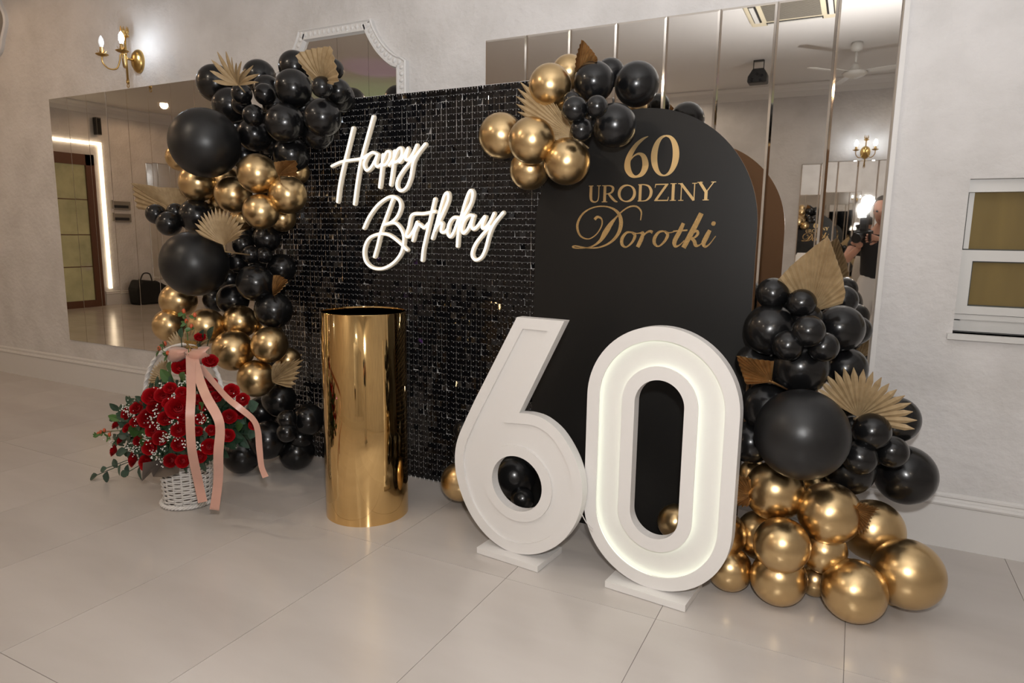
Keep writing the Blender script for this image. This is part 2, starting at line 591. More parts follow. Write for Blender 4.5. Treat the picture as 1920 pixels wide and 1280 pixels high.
# ---- ornate white framed mirror above the sequin wall
om = thing('ornate_mirror', (-2.965, 0, 0.45), 'ornate white moulded frame mirror with curved shoulders above the sequin wall', 'mirror')
XC = -2.965
half = spline([(0.286, 2.60), (0.315, 2.535), (0.375, 2.45), (0.45, 2.385), (0.50, 2.365)], 5) + [(0.537, 2.34), (0.537, 0.45)]
outer = [(XC - 0.286, 2.60)] + [(XC + q[0], q[1]) for q in half] + [(XC - q[0], q[1]) for q in reversed(half[1:])]


def loop_at(d, y):
    return [Vector((q[0], y, q[1])) for q in (offset_loop(outer, -d) if d else outer)]


rings = [loop_at(0.0, 0), loop_at(0.0, -0.028), loop_at(0.008, -0.034), loop_at(0.016, -0.026), loop_at(0.05, -0.026), loop_at(0.054, -0.034), loop_at(0.064, -0.034), loop_at(0.068, -0.02), loop_at(0.074, -0.004)]
b = MB()
n = len(outer)
for j in range(len(rings) - 1):
    b.add(rings[j] + rings[j + 1], [(i, (i + 1) % n, (i + 1) % n + n, i + n) for i in range(n)])
fr = b.build('frame', 'stucco', om)
mid = offset_loop(outer, -0.033)
b = MB()
acc = 0.0
for i in range(n):
    a, c = Vector(mid[i]), Vector(mid[(i + 1) % n])
    L = (c - a).length
    s = -acc
    while s < L:
        if s >= 0:
            q = a + (c - a) * (s / L)
            if q.y > 1.9:
                t = (c - a).normalized()
                ang = math.atan2(t.y, t.x)
                for k in range(10):
                    pass
                M = Matrix.Translation((q.x, -0.026, q.y)) @ Matrix.Rotation(-ang, 4, 'Y') @ Matrix.Diagonal((0.014, 0.007, 0.016, 1))
                b.lathe([(0.02, -1), (0.6, -0.8), (1, 0), (0.6, 0.8), (0.02, 1)], 8, M)
        s += 0.037
    acc = (L - (s - 0.037))
tag(b.build('ornament', 'stucco', fr, smooth=True), kind='stuff')
inner = offset_loop(outer, -0.072)
for x0, x1 in ((-0.47, -0.23), (-0.23, 0.01), (0.01, 0.25), (0.25, 0.47)):
    # clip the inner outline to the strip between x0 and x1
    top = [q for q in inner if q[1] > 1.0]
    xs = [XC + x0 + 0.0008 + (x1 - x0 - 0.0016) * k / 10 for k in range(11)]

    def ztop(x):
        best = 0.5
        m_ = len(inner)
        for i in range(m_):
            a, c = inner[i], inner[(i + 1) % m_]
            if min(a[0], c[0]) - 1e-6 <= x <= max(a[0], c[0]) + 1e-6 and abs(a[0] - c[0]) > 1e-6:
                best = max(best, a[1] + (c[1] - a[1]) * (x - a[0]) / (c[0] - a[0]))
        return best
    lp = [Vector((xs[0], -0.008, 0.53)), Vector((xs[-1], -0.008, 0.53))] + [Vector((x, -0.008, ztop(x))) for x in reversed(xs)]
    MB().prism(lp, (0, 0.005, 0)).build('mirror_panel', 'mirror', om)
MB().box((XC - 0.47, -0.003, 0.5), (XC + 0.47, -0.0005, 2.3)).build('backing', 'mirror_back', om)

# ---- the thing cut by the left edge: white lobed frame round a mirror
lm = thing('lobed_mirror', (-7.0, 0, 3.02), 'white lobed frame mirror cut off by the left edge of the photo', 'mirror')
c = Vector((-6.797, 0, 3.07))
def lobed(R, y, z0=0):
    return [Vector((c.x + (R + 0.0) * (1 + 0.05 * math.cos(6 * t)) * math.cos(t), y, c.z + 1.0 * R * (1 + 0.05 * math.cos(6 * t)) * math.sin(t))) for t in [2 * math.pi * k / 60 for k in range(60)]]
rg = [lobed(0.285, 0), lobed(0.285, -0.025), lobed(0.27, -0.035), lobed(0.255, -0.02), lobed(0.245, -0.008)]
b = MB()
for j in range(4):
    b.add(rg[j] + rg[j + 1], [(i, (i + 1) % 60, (i + 1) % 60 + 60, i + 60) for i in range(60)])
b.build('frame', 'stucco', lm, smooth=True)
MB().prism(lobed(0.25, -0.01), (0, 0.008, 0)).build('mirror_panel', 'mirror', lm)

# ================================================================== WALL SCONCES
def sconce(loc, face, label, lit=(1, 1)):
    """face = +1 looks to -Y (front wall), -1 looks to +Y"""
    x, y, z = loc
    root = thing('wall_sconce', loc, label, 'wall lamp', 'brass candle sconces')
    sy = -1 if face > 0 else 1
    P = lambda dx, dy, dz: Vector((x + dx, y + sy * dy, z + dz))
    M = Matrix.Translation((x, y, z)) @ Matrix.Rotation(rad(90 * (1 if face > 0 else -1)), 4, 'X')
    MB().lathe([(0.075, 0), (0.075, 0.008), (0.07, 0.02), (0.052, 0.038), (0.026, 0.047), (0.001, 0.05)], 28, M, 0.85, 1.12).build('backplate', 'brass', root, smooth=True, angle=40)
    MB().tube([P(0, 0.045, 0.0), P(0, 0.10, 0.0)], 0.008).tube([P(0, 0.10, -0.15), P(0, 0.10, 0.15)], 0.008, 10).build('rod', 'brass', root, smooth=True)
    MB().tube([P(0, 0.10, -0.15), P(0, 0.10, -0.175)], 0.011).tube([P(0.012 * math.cos(t), 0.10, -0.19 + 0.012 * math.sin(t)) for t in [k * math.pi / 6 for k in range(12)]], 0.003, 6, True).build('pull_ring', 'brass', root, smooth=True)
    b = MB().lathe([(0.008, 0.14), (0.03, 0.152), (0.03, 0.162), (0.012, 0.168), (0.012, 0.175)], 16, Matrix.Translation(P(0, 0.10, 0)))
    for k in range(8):
        a = 2 * math.pi * k / 8
        ca, sa = math.cos(a), math.sin(a)
        tx, ty = -sa, ca
        base = P(0, 0.10, 0.16)
        vs = [base + Vector((ca * 0.014 + tx * w_, sa * 0.014 + ty * w_, 0)) for w_ in (-0.008, 0.008)] + [base + Vector((ca * 0.03 + tx * w_, sa * 0.03 + ty * w_, 0.022)) for w_ in (-0.007, 0.007)] + [base + Vector((ca * 0.026, sa * 0.026, 0.058))]
        vs += [q + Vector((-ca * 0.003, -sa * 0.003, 0.001)) for q in vs]
        b.add(vs, [(0, 1, 3, 2), (2, 3, 4), (5, 7, 8, 6), (7, 9, 8), (0, 2, 7, 5), (1, 6, 8, 3), (2, 4, 9, 7), (3, 8, 9, 4)])
    b.build('crown', 'brass', root)
    for i, sx in enumerate((-1, 1)):
        ex, ey = 0.115 * sx, 0.205
        arm = spline([(0, 0.10, 0.02), (0.022 * sx, 0.125, 0.025), (0.03 * sx, 0.13, -0.02), (0.05 * sx, 0.145, -0.075), (0.085 * sx, 0.18, -0.08), (ex, ey, -0.04), (ex, ey, 0.005)], 6)
        ar = MB().tube([P(*q) for q in arm], 0.0055, 8).build('arm', 'brass', root, smooth=True)
        MB().lathe([(0.008, 0), (0.03, 0.006), (0.043, 0.014), (0.043, 0.017), (0.02, 0.012), (0.012, 0.016)], 18, Matrix.Translation(P(ex, ey, 0.0))).build('drip_cup', 'brass', ar, smooth=True)
        bb = MB()
        for k in range(6):
            a = 2 * math.pi * k / 6
            ca, sa = math.cos(a), math.sin(a)
            base = P(ex, ey, 0.012)
            vs = [base + Vector((ca * 0.013 - sa * w_, sa * 0.013 + ca * w_, 0)) for w_ in (-0.008, 0.008)] + [base + Vector((ca * 0.031, sa * 0.031, 0.028))]
            vs += [q + Vector((-ca * 0.002, -sa * 0.002, 0.002)) for q in vs]
            bb.add(vs, [(0, 1, 2), (3, 5, 4), (0, 3, 4, 1), (1, 4, 5, 2), (2, 5, 3, 0)])
        bb.build('cup_leaves', 'brass', ar)
        MB().lathe([(0.013, 0.012), (0.013, 0.062), (0.010, 0.064)], 14, Matrix.Translation(P(ex, ey, 0))).build('candle_tube', 'candle_tube', ar, smooth=True, angle=40)
        MB().lathe([(0.010, 0.064), (0.0145, 0.078), (0.0185, 0.092), (0.018, 0.106), (0.0135, 0.124), (0.007, 0.137), (0.001, 0.146)], 14, Matrix.Translation(P(ex, ey, 0))).build('bulb', 'bulb' if lit[i] else 'bulb_dim', ar, smooth=True)
    return root


sconce((-4.85, 0, 2.575), 1, 'brass two candle wall lamp above the left mirror', (0, 1))
sconce((0.04, YB, 2.5), -1, 'brass candle lamp on the opposite wall, reflected in the mirror', (1, 1))
sconce((-8.6, YB, 2.5), -1, 'brass candle lamp far down the opposite wall behind the camera', (1, 1))

# ================================================================== SEQUIN WALL
SX0, SX1, SY, SZ1, PT = -3.20, -1.22, -0.45, 2.055, 0.03
sw = thing('sequin_wall', ((SX0 + SX1) / 2, SY + 0.02, 0), 'black shimmer wall of square hanging sequins behind the gold plinth', 'backdrop')
nc, nr = int(round((SX1 - SX0) / PT)), int(SZ1 / PT)
Z0 = SZ1 - nr * PT
b = MB()
b.box((SX0, SY + 0.02, 0), (SX0 + 0.03, SY + 0.05, SZ1 - 0.01)).box((SX1 - 0.03, SY + 0.02, 0), (SX1, SY + 0.05, SZ1 - 0.01))
for k in range(1, 6):
    xk = SX0 + k * 0.33
    b.box((xk - 0.01, SY + 0.02, 0), (xk + 0.01, SY + 0.045, SZ1 - 0.01))
b.box((SX0, SY + 0.02, SZ1 - 0.04), (SX1, SY + 0.05, SZ1 - 0.01)).box((SX0, SY + 0.02, 0), (SX1, SY + 0.05, 0.03))
b.box((SX0, SY + 0.02, 1.0), (SX1, SY + 0.045, 1.02))
for k in (0.15, 0.85):
    xk = SX0 + (SX1 - SX0) * k
    b.box((xk - 0.02, SY + 0.05, 0), (xk + 0.02, SY + 0.36, 0.02))
b.build('stand_frame', 'black_plastic', sw)
b = MB()
for i in range(nc + 1):
    xk = SX0 + i * PT
    b.box((xk - 0.0022, SY + 0.006, 0.0), (xk + 0.0022, SY + 0.009, SZ1))
for j in range(nr + 1):
    z = Z0 + j * PT
    b.box((SX0, SY + 0.0065, z - 0.0018), (SX1, SY + 0.0085, z + 0.0018))
tag(b.build('grid_backing', 'lattice', sw), kind='stuff')
sq = random.Random(11)
cells = []
for i in range(nc):
    for j in range(nr):
        cells.append((i, j))
keep = sorted(cells, key=lambda c: (Vector((SX0 + (c[0] + 0.5) * PT, SY, Z0 + (c[1] + 0.5) * PT)) - CP).length + (9 if (SX0 + c[0] * PT) > -1.36 or not (0.55 < Z0 + c[1] * PT < 1.5) else 0))[:300]
keep = set(keep)
SQ = 0.0287
sq_proto = MB().box((-SQ / 2 + 0.0003, -0.0003, -SQ + 0.003), (SQ / 2 - 0.0003, 0.0003, 0.003)).build('sequin', 'sequin', sw, loc=(0, 0, 0))
first = True
rest = MB()
pins = MB()
ptilt = {}
for (i, j) in cells:
    x, z = SX0 + (i + 0.5) * PT, Z0 + (j + 1) * PT - 0.0045
    pk = (i // 10, j // 10)
    if pk not in ptilt:
        ptilt[pk] = (sq.uniform(-0.03, 0.03), sq.uniform(-0.03, 0.03))
    big = sq.random() < 0.2
    rx = sq.gauss(0.02, 0.035 if not big else 0.16) + ptilt[pk][0]
    rz = sq.gauss(0, 0.03 if not big else 0.15) + ptilt[pk][1]
    ry = sq.gauss(0, 0.012)
    M = Matrix.Translation((x + sq.gauss(0, 0.0006), SY - 0.0015 - abs(rx) * 0.004, z)) @ Matrix.Rotation(rz, 4, 'Z') @ Matrix.Rotation(rx, 4, 'X') @ Matrix.Rotation(ry, 4, 'Y')
    if (i, j) in keep:
        if first:
            o = sq_proto
            first = False
        else:
            o = bpy.data.objects.new('sequin', sq_proto.data)
            COL.objects.link(o)
            o.parent = sw
        o.location = M.to_translation() - ORG[sw.name]
        o.rotation_euler = M.to_euler()
    else:
        rest.box((-SQ / 2 + 0.0003, -0.0003, -SQ + 0.003), (SQ / 2 - 0.0003, 0.0003, 0.003), M)
    pins.box((x - 0.0012, SY - 0.0045, z - 0.0028), (x + 0.0012, SY + 0.006, z - 0.0004))
tag(rest.build('sequins', 'sequin', sw), kind='stuff')
tag(pins.build('pins', 'pin', sw), kind='stuff')

# ================================================================== NEON SIGN
def NZ(x, y):                     # neon tracing frame
    return 600 + x * 0.28129, 180 + y * 0.28129


NY = SY - 0.03
HAPPY = [
    [(228, 215), (200, 330), (165, 470), (140, 590), (125, 705)],
    [(362, 140), (320, 290), (282, 430), (257, 570), (237, 720)],
    [(88, 468), (150, 440), (220, 428), (285, 418), (330, 392)],
    [(392, 392), (360, 378), (325, 402), (302, 455), (320, 497), (352, 472), (382, 415), (394, 388), (378, 445), (392, 472), (422, 452)],
    [(428, 392), (420, 480), (405, 608)],
    [(424, 440), (452, 376), (476, 378), (470, 420), (446, 458), (424, 462)],
    [(505, 368), (494, 480), (478, 592)],
    [(470, 462), (500, 420), (528, 358), (552, 352), (552, 396), (526, 436), (500, 444)],
    [(540, 440), (570, 400), (596, 348), (584, 396), (580, 424), (602, 422), (632, 376), (652, 330)],
    [(708, 322), (655, 392), (628, 450), (612, 540), (585, 608), (550, 632), (522, 610), (526, 560), (560, 500), (604, 446), (640, 405)],
]
BIRTH = [
    [(492, 690), (455, 790), (415, 900), (390, 1000), (370, 1070)],
    [(300, 880), (338, 800), (400, 720), (475, 672), (528, 688), (546, 735), (524, 800), (482, 842), (442, 856)],
    [(442, 856), (505, 846), (548, 888), (566, 950), (550, 1040), (500, 1108), (430, 1148), (360, 1144), (312, 1100), (302, 1024), (332, 952), (392, 922), (462, 924), (532, 972), (588, 1026)],
    [(772, 770), (700, 784), (622, 792), (600, 870), (582, 930), (604, 934), (634, 890), (654, 842)],
    [(654, 842), (640, 905), (626, 962)],
    [(640, 905), (664, 856), (690, 872), (704, 878), (728, 850)],
    [(772, 688), (746, 800), (716, 930), (696, 1020), (688, 1094)],
    [(756, 948), (785, 850), (812, 745), (838, 662), (860, 648), (862, 690), (836, 760), (796, 846)],
    [(770, 905), (798, 856), (822, 850), (814, 900), (838, 908), (862, 880)],
    [(928, 812), (896, 812), (868, 852), (858, 910), (876, 938), (902, 900), (926, 832)],
    [(922, 1000), (930, 905), (950, 800), (978, 700), (1006, 634), (1026, 646), (1014, 710), (978, 780), (940, 838)],
    [(1032, 800), (1002, 796), (968, 832), (952, 888), (966, 914), (996, 880), (1026, 812), (1016, 862), (1032, 888), (1062, 862)],
    [(1062, 862), (1084, 830), (1108, 802), (1092, 850), (1090, 880), (1116, 872), (1146, 828), (1166, 784)],
    [(1226, 778), (1170, 848), (1136, 920), (1112, 1010), (1084, 1072), (1044, 1092), (1020, 1056), (1040, 992), (1088, 926), (1140, 872)],
]
ns = thing('neon_sign', at(*NZ(600, 650), NY), 'glowing warm white script sign reading Happy Birthday on the sequin wall', 'sign')
for word, strokes in (('word_happy', HAPPY), ('word_birthday', BIRTH)):
    body, glow = MB(), MB()
    for st in strokes:
        pts = [at(*NZ(*q), NY) for q in spline(st, 6)]
        ext = lambda P: P
        body.tube([p + Vector((0, 0.0, 0)) for p in pts], 0.0112, 10, up=(0, 1, 0), flat=1.6)
        glow.tube([p + Vector((0, -0.0125, 0)) for p in pts], 0.0072, 10, up=(0, 1, 0), flat=1.0)
        for e in (pts[0], pts[-1]):
            body.ball(e, 0.0115, 10, 6, (1, 1.35, 1))
            glow.ball(e + Vector((0, -0.0125, 0)), 0.0072, 10, 6)
    bo = body.build(word, 'neon_body', ns, smooth=True)
    glow.build('light_tube', 'neon', bo, smooth=True)
for q in ((360, 130), (705, 300), (475, 645), (598, 1110), (1005, 610)):
    p = at(*NZ(*q), NY)
    b = MB().tube([p + Vector((0, 0.03, 0.03)), p + Vector((0, 0.005, 0))], 0.002, 6)
    b.build('hanging_wire', 'acrylic', ns)

# ================================================================== BLACK ARCH
AP, AA = Vector((-1.058, -0.557, 0)), 2.0
ad = Vector((math.cos(rad(AA)), -math.sin(rad(AA)), 0))      # to the right along the arch
an = Vector((-math.sin(rad(AA)), -math.cos(rad(AA)), 0))     # towards the viewer
aL, aR = -0.275, 0.702
ac, ar_ = (aL + aR) / 2, (aR - aL) / 2
spring = 1.872 - ar_
out = [(aL, 0), (aR, 0), (aR, spring)] + [(ac + ar_ * math.cos(t), spring + ar_ * math.sin(t)) for t in [math.pi * k / 48 for k in range(1, 48)]] + [(aL, spring)]
A3 = lambda u, v, d=0: AP + ad * u + an * d + Vector((0, 0, v))
arch = thing('arch_board', A3(ac, 0), 'tall black round topped board lettered 60 URODZINY in gold', 'backdrop')
MB().prism([A3(u, v, -0.003) for u, v in out], an * -0.009).build('back_board', 'mdf', arch)
MB().prism([A3(u, v, 0) for u, v in out], an * -0.003).build('front_panel', 'board_black', arch)
b = MB()
for u in (aL + 0.2, aR - 0.2):
    b.prism([A3(u - 0.02, 0, -0.012), A3(u + 0.02, 0, -0.012), A3(u + 0.02, 1.1, -0.012), A3(u - 0.02, 1.1, -0.012)], an * -0.02)
    b.prism([A3(u - 0.02, 0, -0.032), A3(u - 0.02, 0.03, -0.032), A3(u - 0.02, 0.03, -0.21), A3(u - 0.02, 0, -0.21)], ad * 0.04)
b.build('back_stand', 'mdf', arch)


def TZ(x, y):
    return 880 + x * 0.34384, 60 + y * 0.34384


def arch_uv(x, y):
    P = at_plane(*TZ(x, y), A3(0, 0, 0.0), AA)
    return (P - AP).dot(ad), P.z


def strip(mb, pts, d0=0.0006, d1=0.0022):
    """pts (u, v, width) on the arch front, a flat ribbon of foil"""
    n_ = len(pts)
    lf, rt = [], []
    for i in range(n_):
        a, c = pts[max(0, i - 1)], pts[min(n_ - 1, i + 1)]
        t = Vector((c[0] - a[0], c[1] - a[1]))
        t = t.normalized() if t.length > 1e-9 else Vector((1, 0))
        nn = Vector((-t.y, t.x)) * pts[i][2] / 2
        lf.append((pts[i][0] + nn.x, pts[i][1] + nn.y))
        rt.append((pts[i][0] - nn.x, pts[i][1] - nn.y))
    vs = [A3(*q, d1) for q in lf] + [A3(*q, d1) for q in rt] + [A3(*q, d0) for q in lf] + [A3(*q, d0) for q in rt]
    fs = []
    for i in range(n_ - 1):
        fs += [(i, i + 1, n_ + i + 1, n_ + i), (i, 2 * n_ + i, 2 * n_ + i + 1, i + 1), (n_ + i, n_ + i + 1, 3 * n_ + i + 1, 3 * n_ + i)]
    fs += [(0, n_, 3 * n_, 2 * n_), (n_ - 1, 3 * n_ - 1, 4 * n_ - 1, 2 * n_ - 1)]
    mb.add(vs, fs)


def glyph(box, strokes, m, name, thin=0.05):
    """box: zoom px x0, x1, y_top, y_bottom ; strokes in the unit square with width in cap heights"""
    x0, x1, yt, yb = box
    a = arch_uv(x0, yb)
    c = arch_uv(x1, yt)
    wd, ht = c[0] - a[0], c[1] - a[1]
    mb = MB()
    for k, st in enumerate(strokes):
        smooth_ = len(st) > 2 and not st[0] == 'L'
        pts = st[1:] if st[0] == 'L' else st
        pts = [(a[0] + q[0] * wd, a[1] + q[1] * ht, q[2] * ht) for q in pts]
        if smooth_:
            pts = spline(pts, 5)
        strip(mb, pts, 0.0004, 0.002 + 0.00012 * k)
    return mb.build(name, m, lett)


lett = arch
T, t_ = 0.17, 0.06
def sf(x, y, w_=0.17):
    return [(x - w_, y, 0.045), (x + w_, y, 0.045)]


G = {
    'U': [[(.2, 1, T), (.2, .7, T), (.2, .35, T), (.27, .12, .13), (.5, .03, .085), (.72, .1, .06), (.8, .33, .055), (.8, .7, .055), (.8, 1, .055)], sf(.2, .98), sf(.8, .98, .14)],
    'R': [[(.2, 1, T), (.2, 0, T)], sf(.2, .02), sf(.18, .98, .15), [(.2, .965, .06), (.5, .965, .075), (.68, .87, .13), (.7, .74, .15), (.62, .58, .11), (.42, .5, .06), (.22, .49, .05)], [(.42, .52, .1), (.62, .28, .14), (.84, .07, .12), (1.0, .01, .05)]],
    'O': [[(.5 + .42 * math.cos(q), .5 + .46 * math.sin(q), .06 + .11 * abs(math.cos(q + .25)) ** 1.3) for q in [math.pi / 2 + 2 * math.pi * k / 16 for k in range(17)]]],
    'D': [[(.17, 1, T), (.17, 0, T)], [(.03, .97, .055), (.4, .97, .06), (.7, .88, .11), (.86, .66, .16), (.88, .48, .17), (.82, .27, .15), (.62, .08, .09), (.4, .03, .055), (.03, .03, .055)]],
    'Z': [[(.1, .965, .065), (.93, .965, .065)], ['L', (.84, .95, .14), (.16, .05, .14)], [(.07, .035, .065), (.95, .035, .065)], [(.12, .98, .05), (.08, .78, .03)], [(.93, .02, .05), (.98, .24, .03)]],
    'I': [[(.5, 1, T), (.5, 0, T)], sf(.5, .98, .42), sf(.5, .02, .42)],
    'N': [[(.17, 0, .055), (.17, 1, .055)], ['L', (.14, .98, .15), (.84, .03, .15)], [(.85, 0, .055), (.85, 1, .055)], sf(.17, .02, .13), sf(.85, .98, .13), sf(.08, .98, .09)],
    'Y': [['L', (.12, .99, .15), (.5, .44, .15)], ['L', (.9, .99, .055), (.5, .44, .055)], [(.5, .48, T), (.5, 0, T)], sf(.5, .02, .17), sf(.14, .98, .15), sf(.88, .98, .13)],
    '6': [[(.93, .985, .012), (.72, .93, .06), (.45, .80, .10), (.22, .60, .13), (.10, .40, .15), (.12, .22, .16), (.28, .07, .11), (.5, .025, .055), (.75, .1, .12), (.87, .29, .16), (.78, .50, .12), (.58, .58, .06), (.36, .53, .035), (.2, .42, .03)]],
    '0': [[(.5 + .42 * math.cos(q), .5 + .475 * math.sin(q), .035 + .125 * abs(math.cos(q)) ** 1.4) for q in [math.pi / 2 + 2 * math.pi * k / 16 for k in range(17)]]],
}
glyph((848, 985, 565, 796), G['6'], 'gold_foil', 'numeral')
glyph((992, 1145, 555, 790), G['0'], 'gold_foil', 'numeral')
for ch, x0, x1, yt, yb in (('U', 648, 722, 836, 930), ('R', 720, 812, 834, 928), ('O', 808, 912, 830, 928), ('D', 916, 1004, 828, 924), ('Z', 1003, 1092, 826, 922), ('I', 1090, 1134, 824, 920), ('N', 1136, 1246, 822, 920), ('Y', 1240, 1345, 815, 918)):
    glyph((x0, x1, yt, yb), G[ch], 'gold_foil', 'letter')
DOR = {
    'D': [[(684, 1022, 16), (700, 1008, 14), (722, 1020, 8), (722, 1056, 7), (692, 1104, 6), (648, 1128, 6), (604, 1108, 10), (590, 1050, 14), (622, 988, 10), (686, 954, 7), (760, 954, 8), (812, 986, 16), (828, 1040, 22), (812, 1100, 18), (768, 1148, 12), (706, 1174, 8), (640, 1176, 7), (580, 1166, 7), (564, 1172, 8), (590, 1178, 7), (660, 1172, 7), (712, 1140, 16), (742, 1094, 30), (770, 1050, 24), (800, 1012, 10), (836, 976, 7), (876, 952, 8), (914, 952, 9), (938, 980, 8), (934, 1026, 5)]],
    'o': [[(888, 1092, 8), (858, 1094, 12), (834, 1124, 18), (834, 1158, 16), (856, 1172, 8), (888, 1146, 12), (904, 1110, 16), (888, 1092, 8), (912, 1098, 6), (934, 1094, 5)]],
    'r': [[(930, 1098, 8), (948, 1094, 14), (938, 1130, 22), (918, 1172, 20)], [(928, 1148, 6), (956, 1104, 7), (982, 1086, 12), (1000, 1092, 16)]],
    'o2': [[(1066, 1086, 8), (1036, 1090, 12), (1012, 1120, 18), (1010, 1152, 16), (1032, 1168, 8), (1064, 1142, 12), (1082, 1106, 16), (1066, 1086, 8), (1090, 1094, 6), (1118, 1088, 5)]],
    't': [[(1168, 1042, 18), (1146, 1090, 22), (1120, 1140, 22), (1124, 1168, 14), (1148, 1160, 6), (1172, 1136, 4)], [(1112, 1086, 8), (1190, 1080, 8)]],
    'k': [[(1266, 988, 24), (1236, 1048, 26), (1204, 1108, 26), (1168, 1176, 24)], [(1190, 1140, 6), (1216, 1100, 8), (1240, 1084, 12), (1246, 1100, 14), (1228, 1120, 9), (1206, 1122, 7), (1226, 1138, 18), (1236, 1164, 16), (1258, 1160, 6), (1276, 1140, 4)]],
    'i': [[(1312, 1080, 18), (1294, 1116, 24), (1278, 1150, 22), (1286, 1170, 12), (1310, 1156, 6), (1344, 1112, 4)], [(1320, 1045, 6), (1324, 1045, 17), (1332, 1044, 22), (1340, 1043, 17), (1344, 1043, 6)]],
}
ppm = 0.34384 * 2.95 / F_PX
for ch, sts in DOR.items():
    mb = MB()
    for k, st in enumerate(sts):
        pts = [(*arch_uv(q[0], q[1]), q[2] * ppm) for q in (spline(st, 6) if len(st) > 2 else st)]
        strip(mb, pts, 0.0004, 0.002 + 0.00015 * k)
    mb.build('script_letter', 'gold_glitter', arch)

# ================================================================== GOLD PLINTH
CYL = Vector((-2.035, -0.925, 0))
CRad, CH = 0.197, 0.985
cy = thing('gold_plinth', CYL, 'tall polished gold cylinder plinth in front of the sequin wall', 'plinth')
M = Matrix.Translation(CYL)
MB().lathe([(CRad, 0.0), (CRad, CH - 0.002), (CRad - 0.001, CH), (CRad - 0.0035, CH), (CRad - 0.004, CH - 0.002), (CRad - 0.004, CH - 0.012)], 96, M).build('cylinder_shell', 'gold_mirror', cy, smooth=True, angle=35)
MB().lathe([(CRad - 0.004, CH - 0.02), (CRad - 0.004, CH - 0.012)], 96, M).build('top_disc', 'gold_mirror', cy, smooth=True, angle=35)
MB().box((CYL.x - 0.0012 + 0.0, CYL.y + CRad - 0.0005, 0.002), (CYL.x + 0.0012, CYL.y + CRad + 0.0008, CH - 0.003)).build('seam', 'brass', cy)

# ================================================================== LIGHT-UP NUMBERS
NA = 5.6
nd = Vector((math.cos(rad(NA)), -math.sin(rad(NA)), 0))
nn_ = Vector((-math.sin(rad(NA)), -math.cos(rad(NA)), 0))
DEP = 0.044


def number(label, P0, outer_, hole_, border, lit, base_u):
    """outer_, hole_ are 2-D loops (counter-clockwise outer, clockwise hole) in metres above the base board"""
    root = thing('number_sign', P0, label, 'number sign', 'white light-up numbers')
    to = lambda q: P0 + nd * q[0] + Vector((0, 0, q[1])) + nn_ * (q[2])

    def solid(loops, d0, dep, name, m, parent, smooth=True):
        vs, fs = fill_loops(loops, dep)
        o = MB().add([to((v[0], v[1], v[2] + d0)) for v in vs], fs).build(name, m, parent)
        return o
    ch_o = offset_loop(outer_, border)
    ch_h = offset_loop(hole_, border)
    lip = 0.010 if lit else 0.0
    wo, wh = offset_loop(outer_, border - lip), offset_loop(hole_, border - lip)
    for nm, a_, w_, c_ in (('outer_rim', outer_, wo, ch_o), ('inner_rim', hole_, wh, ch_h)):
        ri = solid([a_, w_], -DEP + 0.012, DEP - 0.012 - (0.005 if lit else 0), nm, 'number_white', root)
        if lit:
            solid([a_, c_], -0.005, 0.005, 'front_lip', 'number_white', ri)
    solid([outer_, hole_], -DEP, 0.012, 'back_panel', 'number_white', root)
    zf = -0.027 if lit else -0.011
    fo, fh = offset_loop(outer_, border - lip - 0.002), offset_loop(hole_, border - lip - 0.002)
    solid([fo, fh], zf - 0.008, 0.008, 'channel_face', 'number_white', root)
    if lit:
        for lp in (wo, wh):
            b_ = MB()
            n_ = len(lp)
            l2 = offset_loop(lp, 0.002)
            q = [[to((*p, -0.02)) for p in lp], [to((*p, -0.02)) for p in l2], [to((*p, -0.007)) for p in l2], [to((*p, -0.007)) for p in lp]]
            for j in range(4):
                b_.add(q[j] + q[(j + 1) % 4], [(i, (i + 1) % n_, (i + 1) % n_ + n_, i + n_) for i in range(n_)])
            b_.build('led_strip', 'led_white', root)
    u0_, u1_, d0_, d1_ = base_u
    MB().prism([to((u0_, -0.026, d0_)), to((u1_, -0.026, d0_)), to((u1_, 0, d0_)), to((u0_, 0, d0_))], nn_ * (d1_ - d0_)).build('base_board', 'number_white', root)
    return root


# zero
Wz, Hz = 0.288, 1.0
rz_ = Wz
P0z = Vector((-0.594, -1.042, 0.028))
ang = [math.pi * k / 40 for k in range(41)]
zo = [(rz_ * math.cos(t), Hz - rz_ + rz_ * math.sin(t)) for t in ang] + [(rz_ * math.cos(t + math.pi), rz_ + rz_ * math.sin(t + math.pi)) for t in ang]
rh = 0.094
zh = [(rh * math.cos(t), 0.805 - rh + rh * math.sin(t)) for t in ang] + [(rh * math.cos(t + math.pi), 0.2 + rh + rh * math.sin(t + math.pi)) for t in ang]
zero = number('large white number 0 with lit channel, right of the white 6', P0z, zo, zh[::-1], 0.05, True, (-0.165, 0.152, -0.16, 0.045))
# six
P0s = Vector((-1.18, -1.033, 0.028))


def six_uv(x, y):
    P = at_plane(820 + x * 0.46875, 560 + y * 0.46875, P0s, NA)
    return (P - P0s).dot(nd), P.z - 0.028


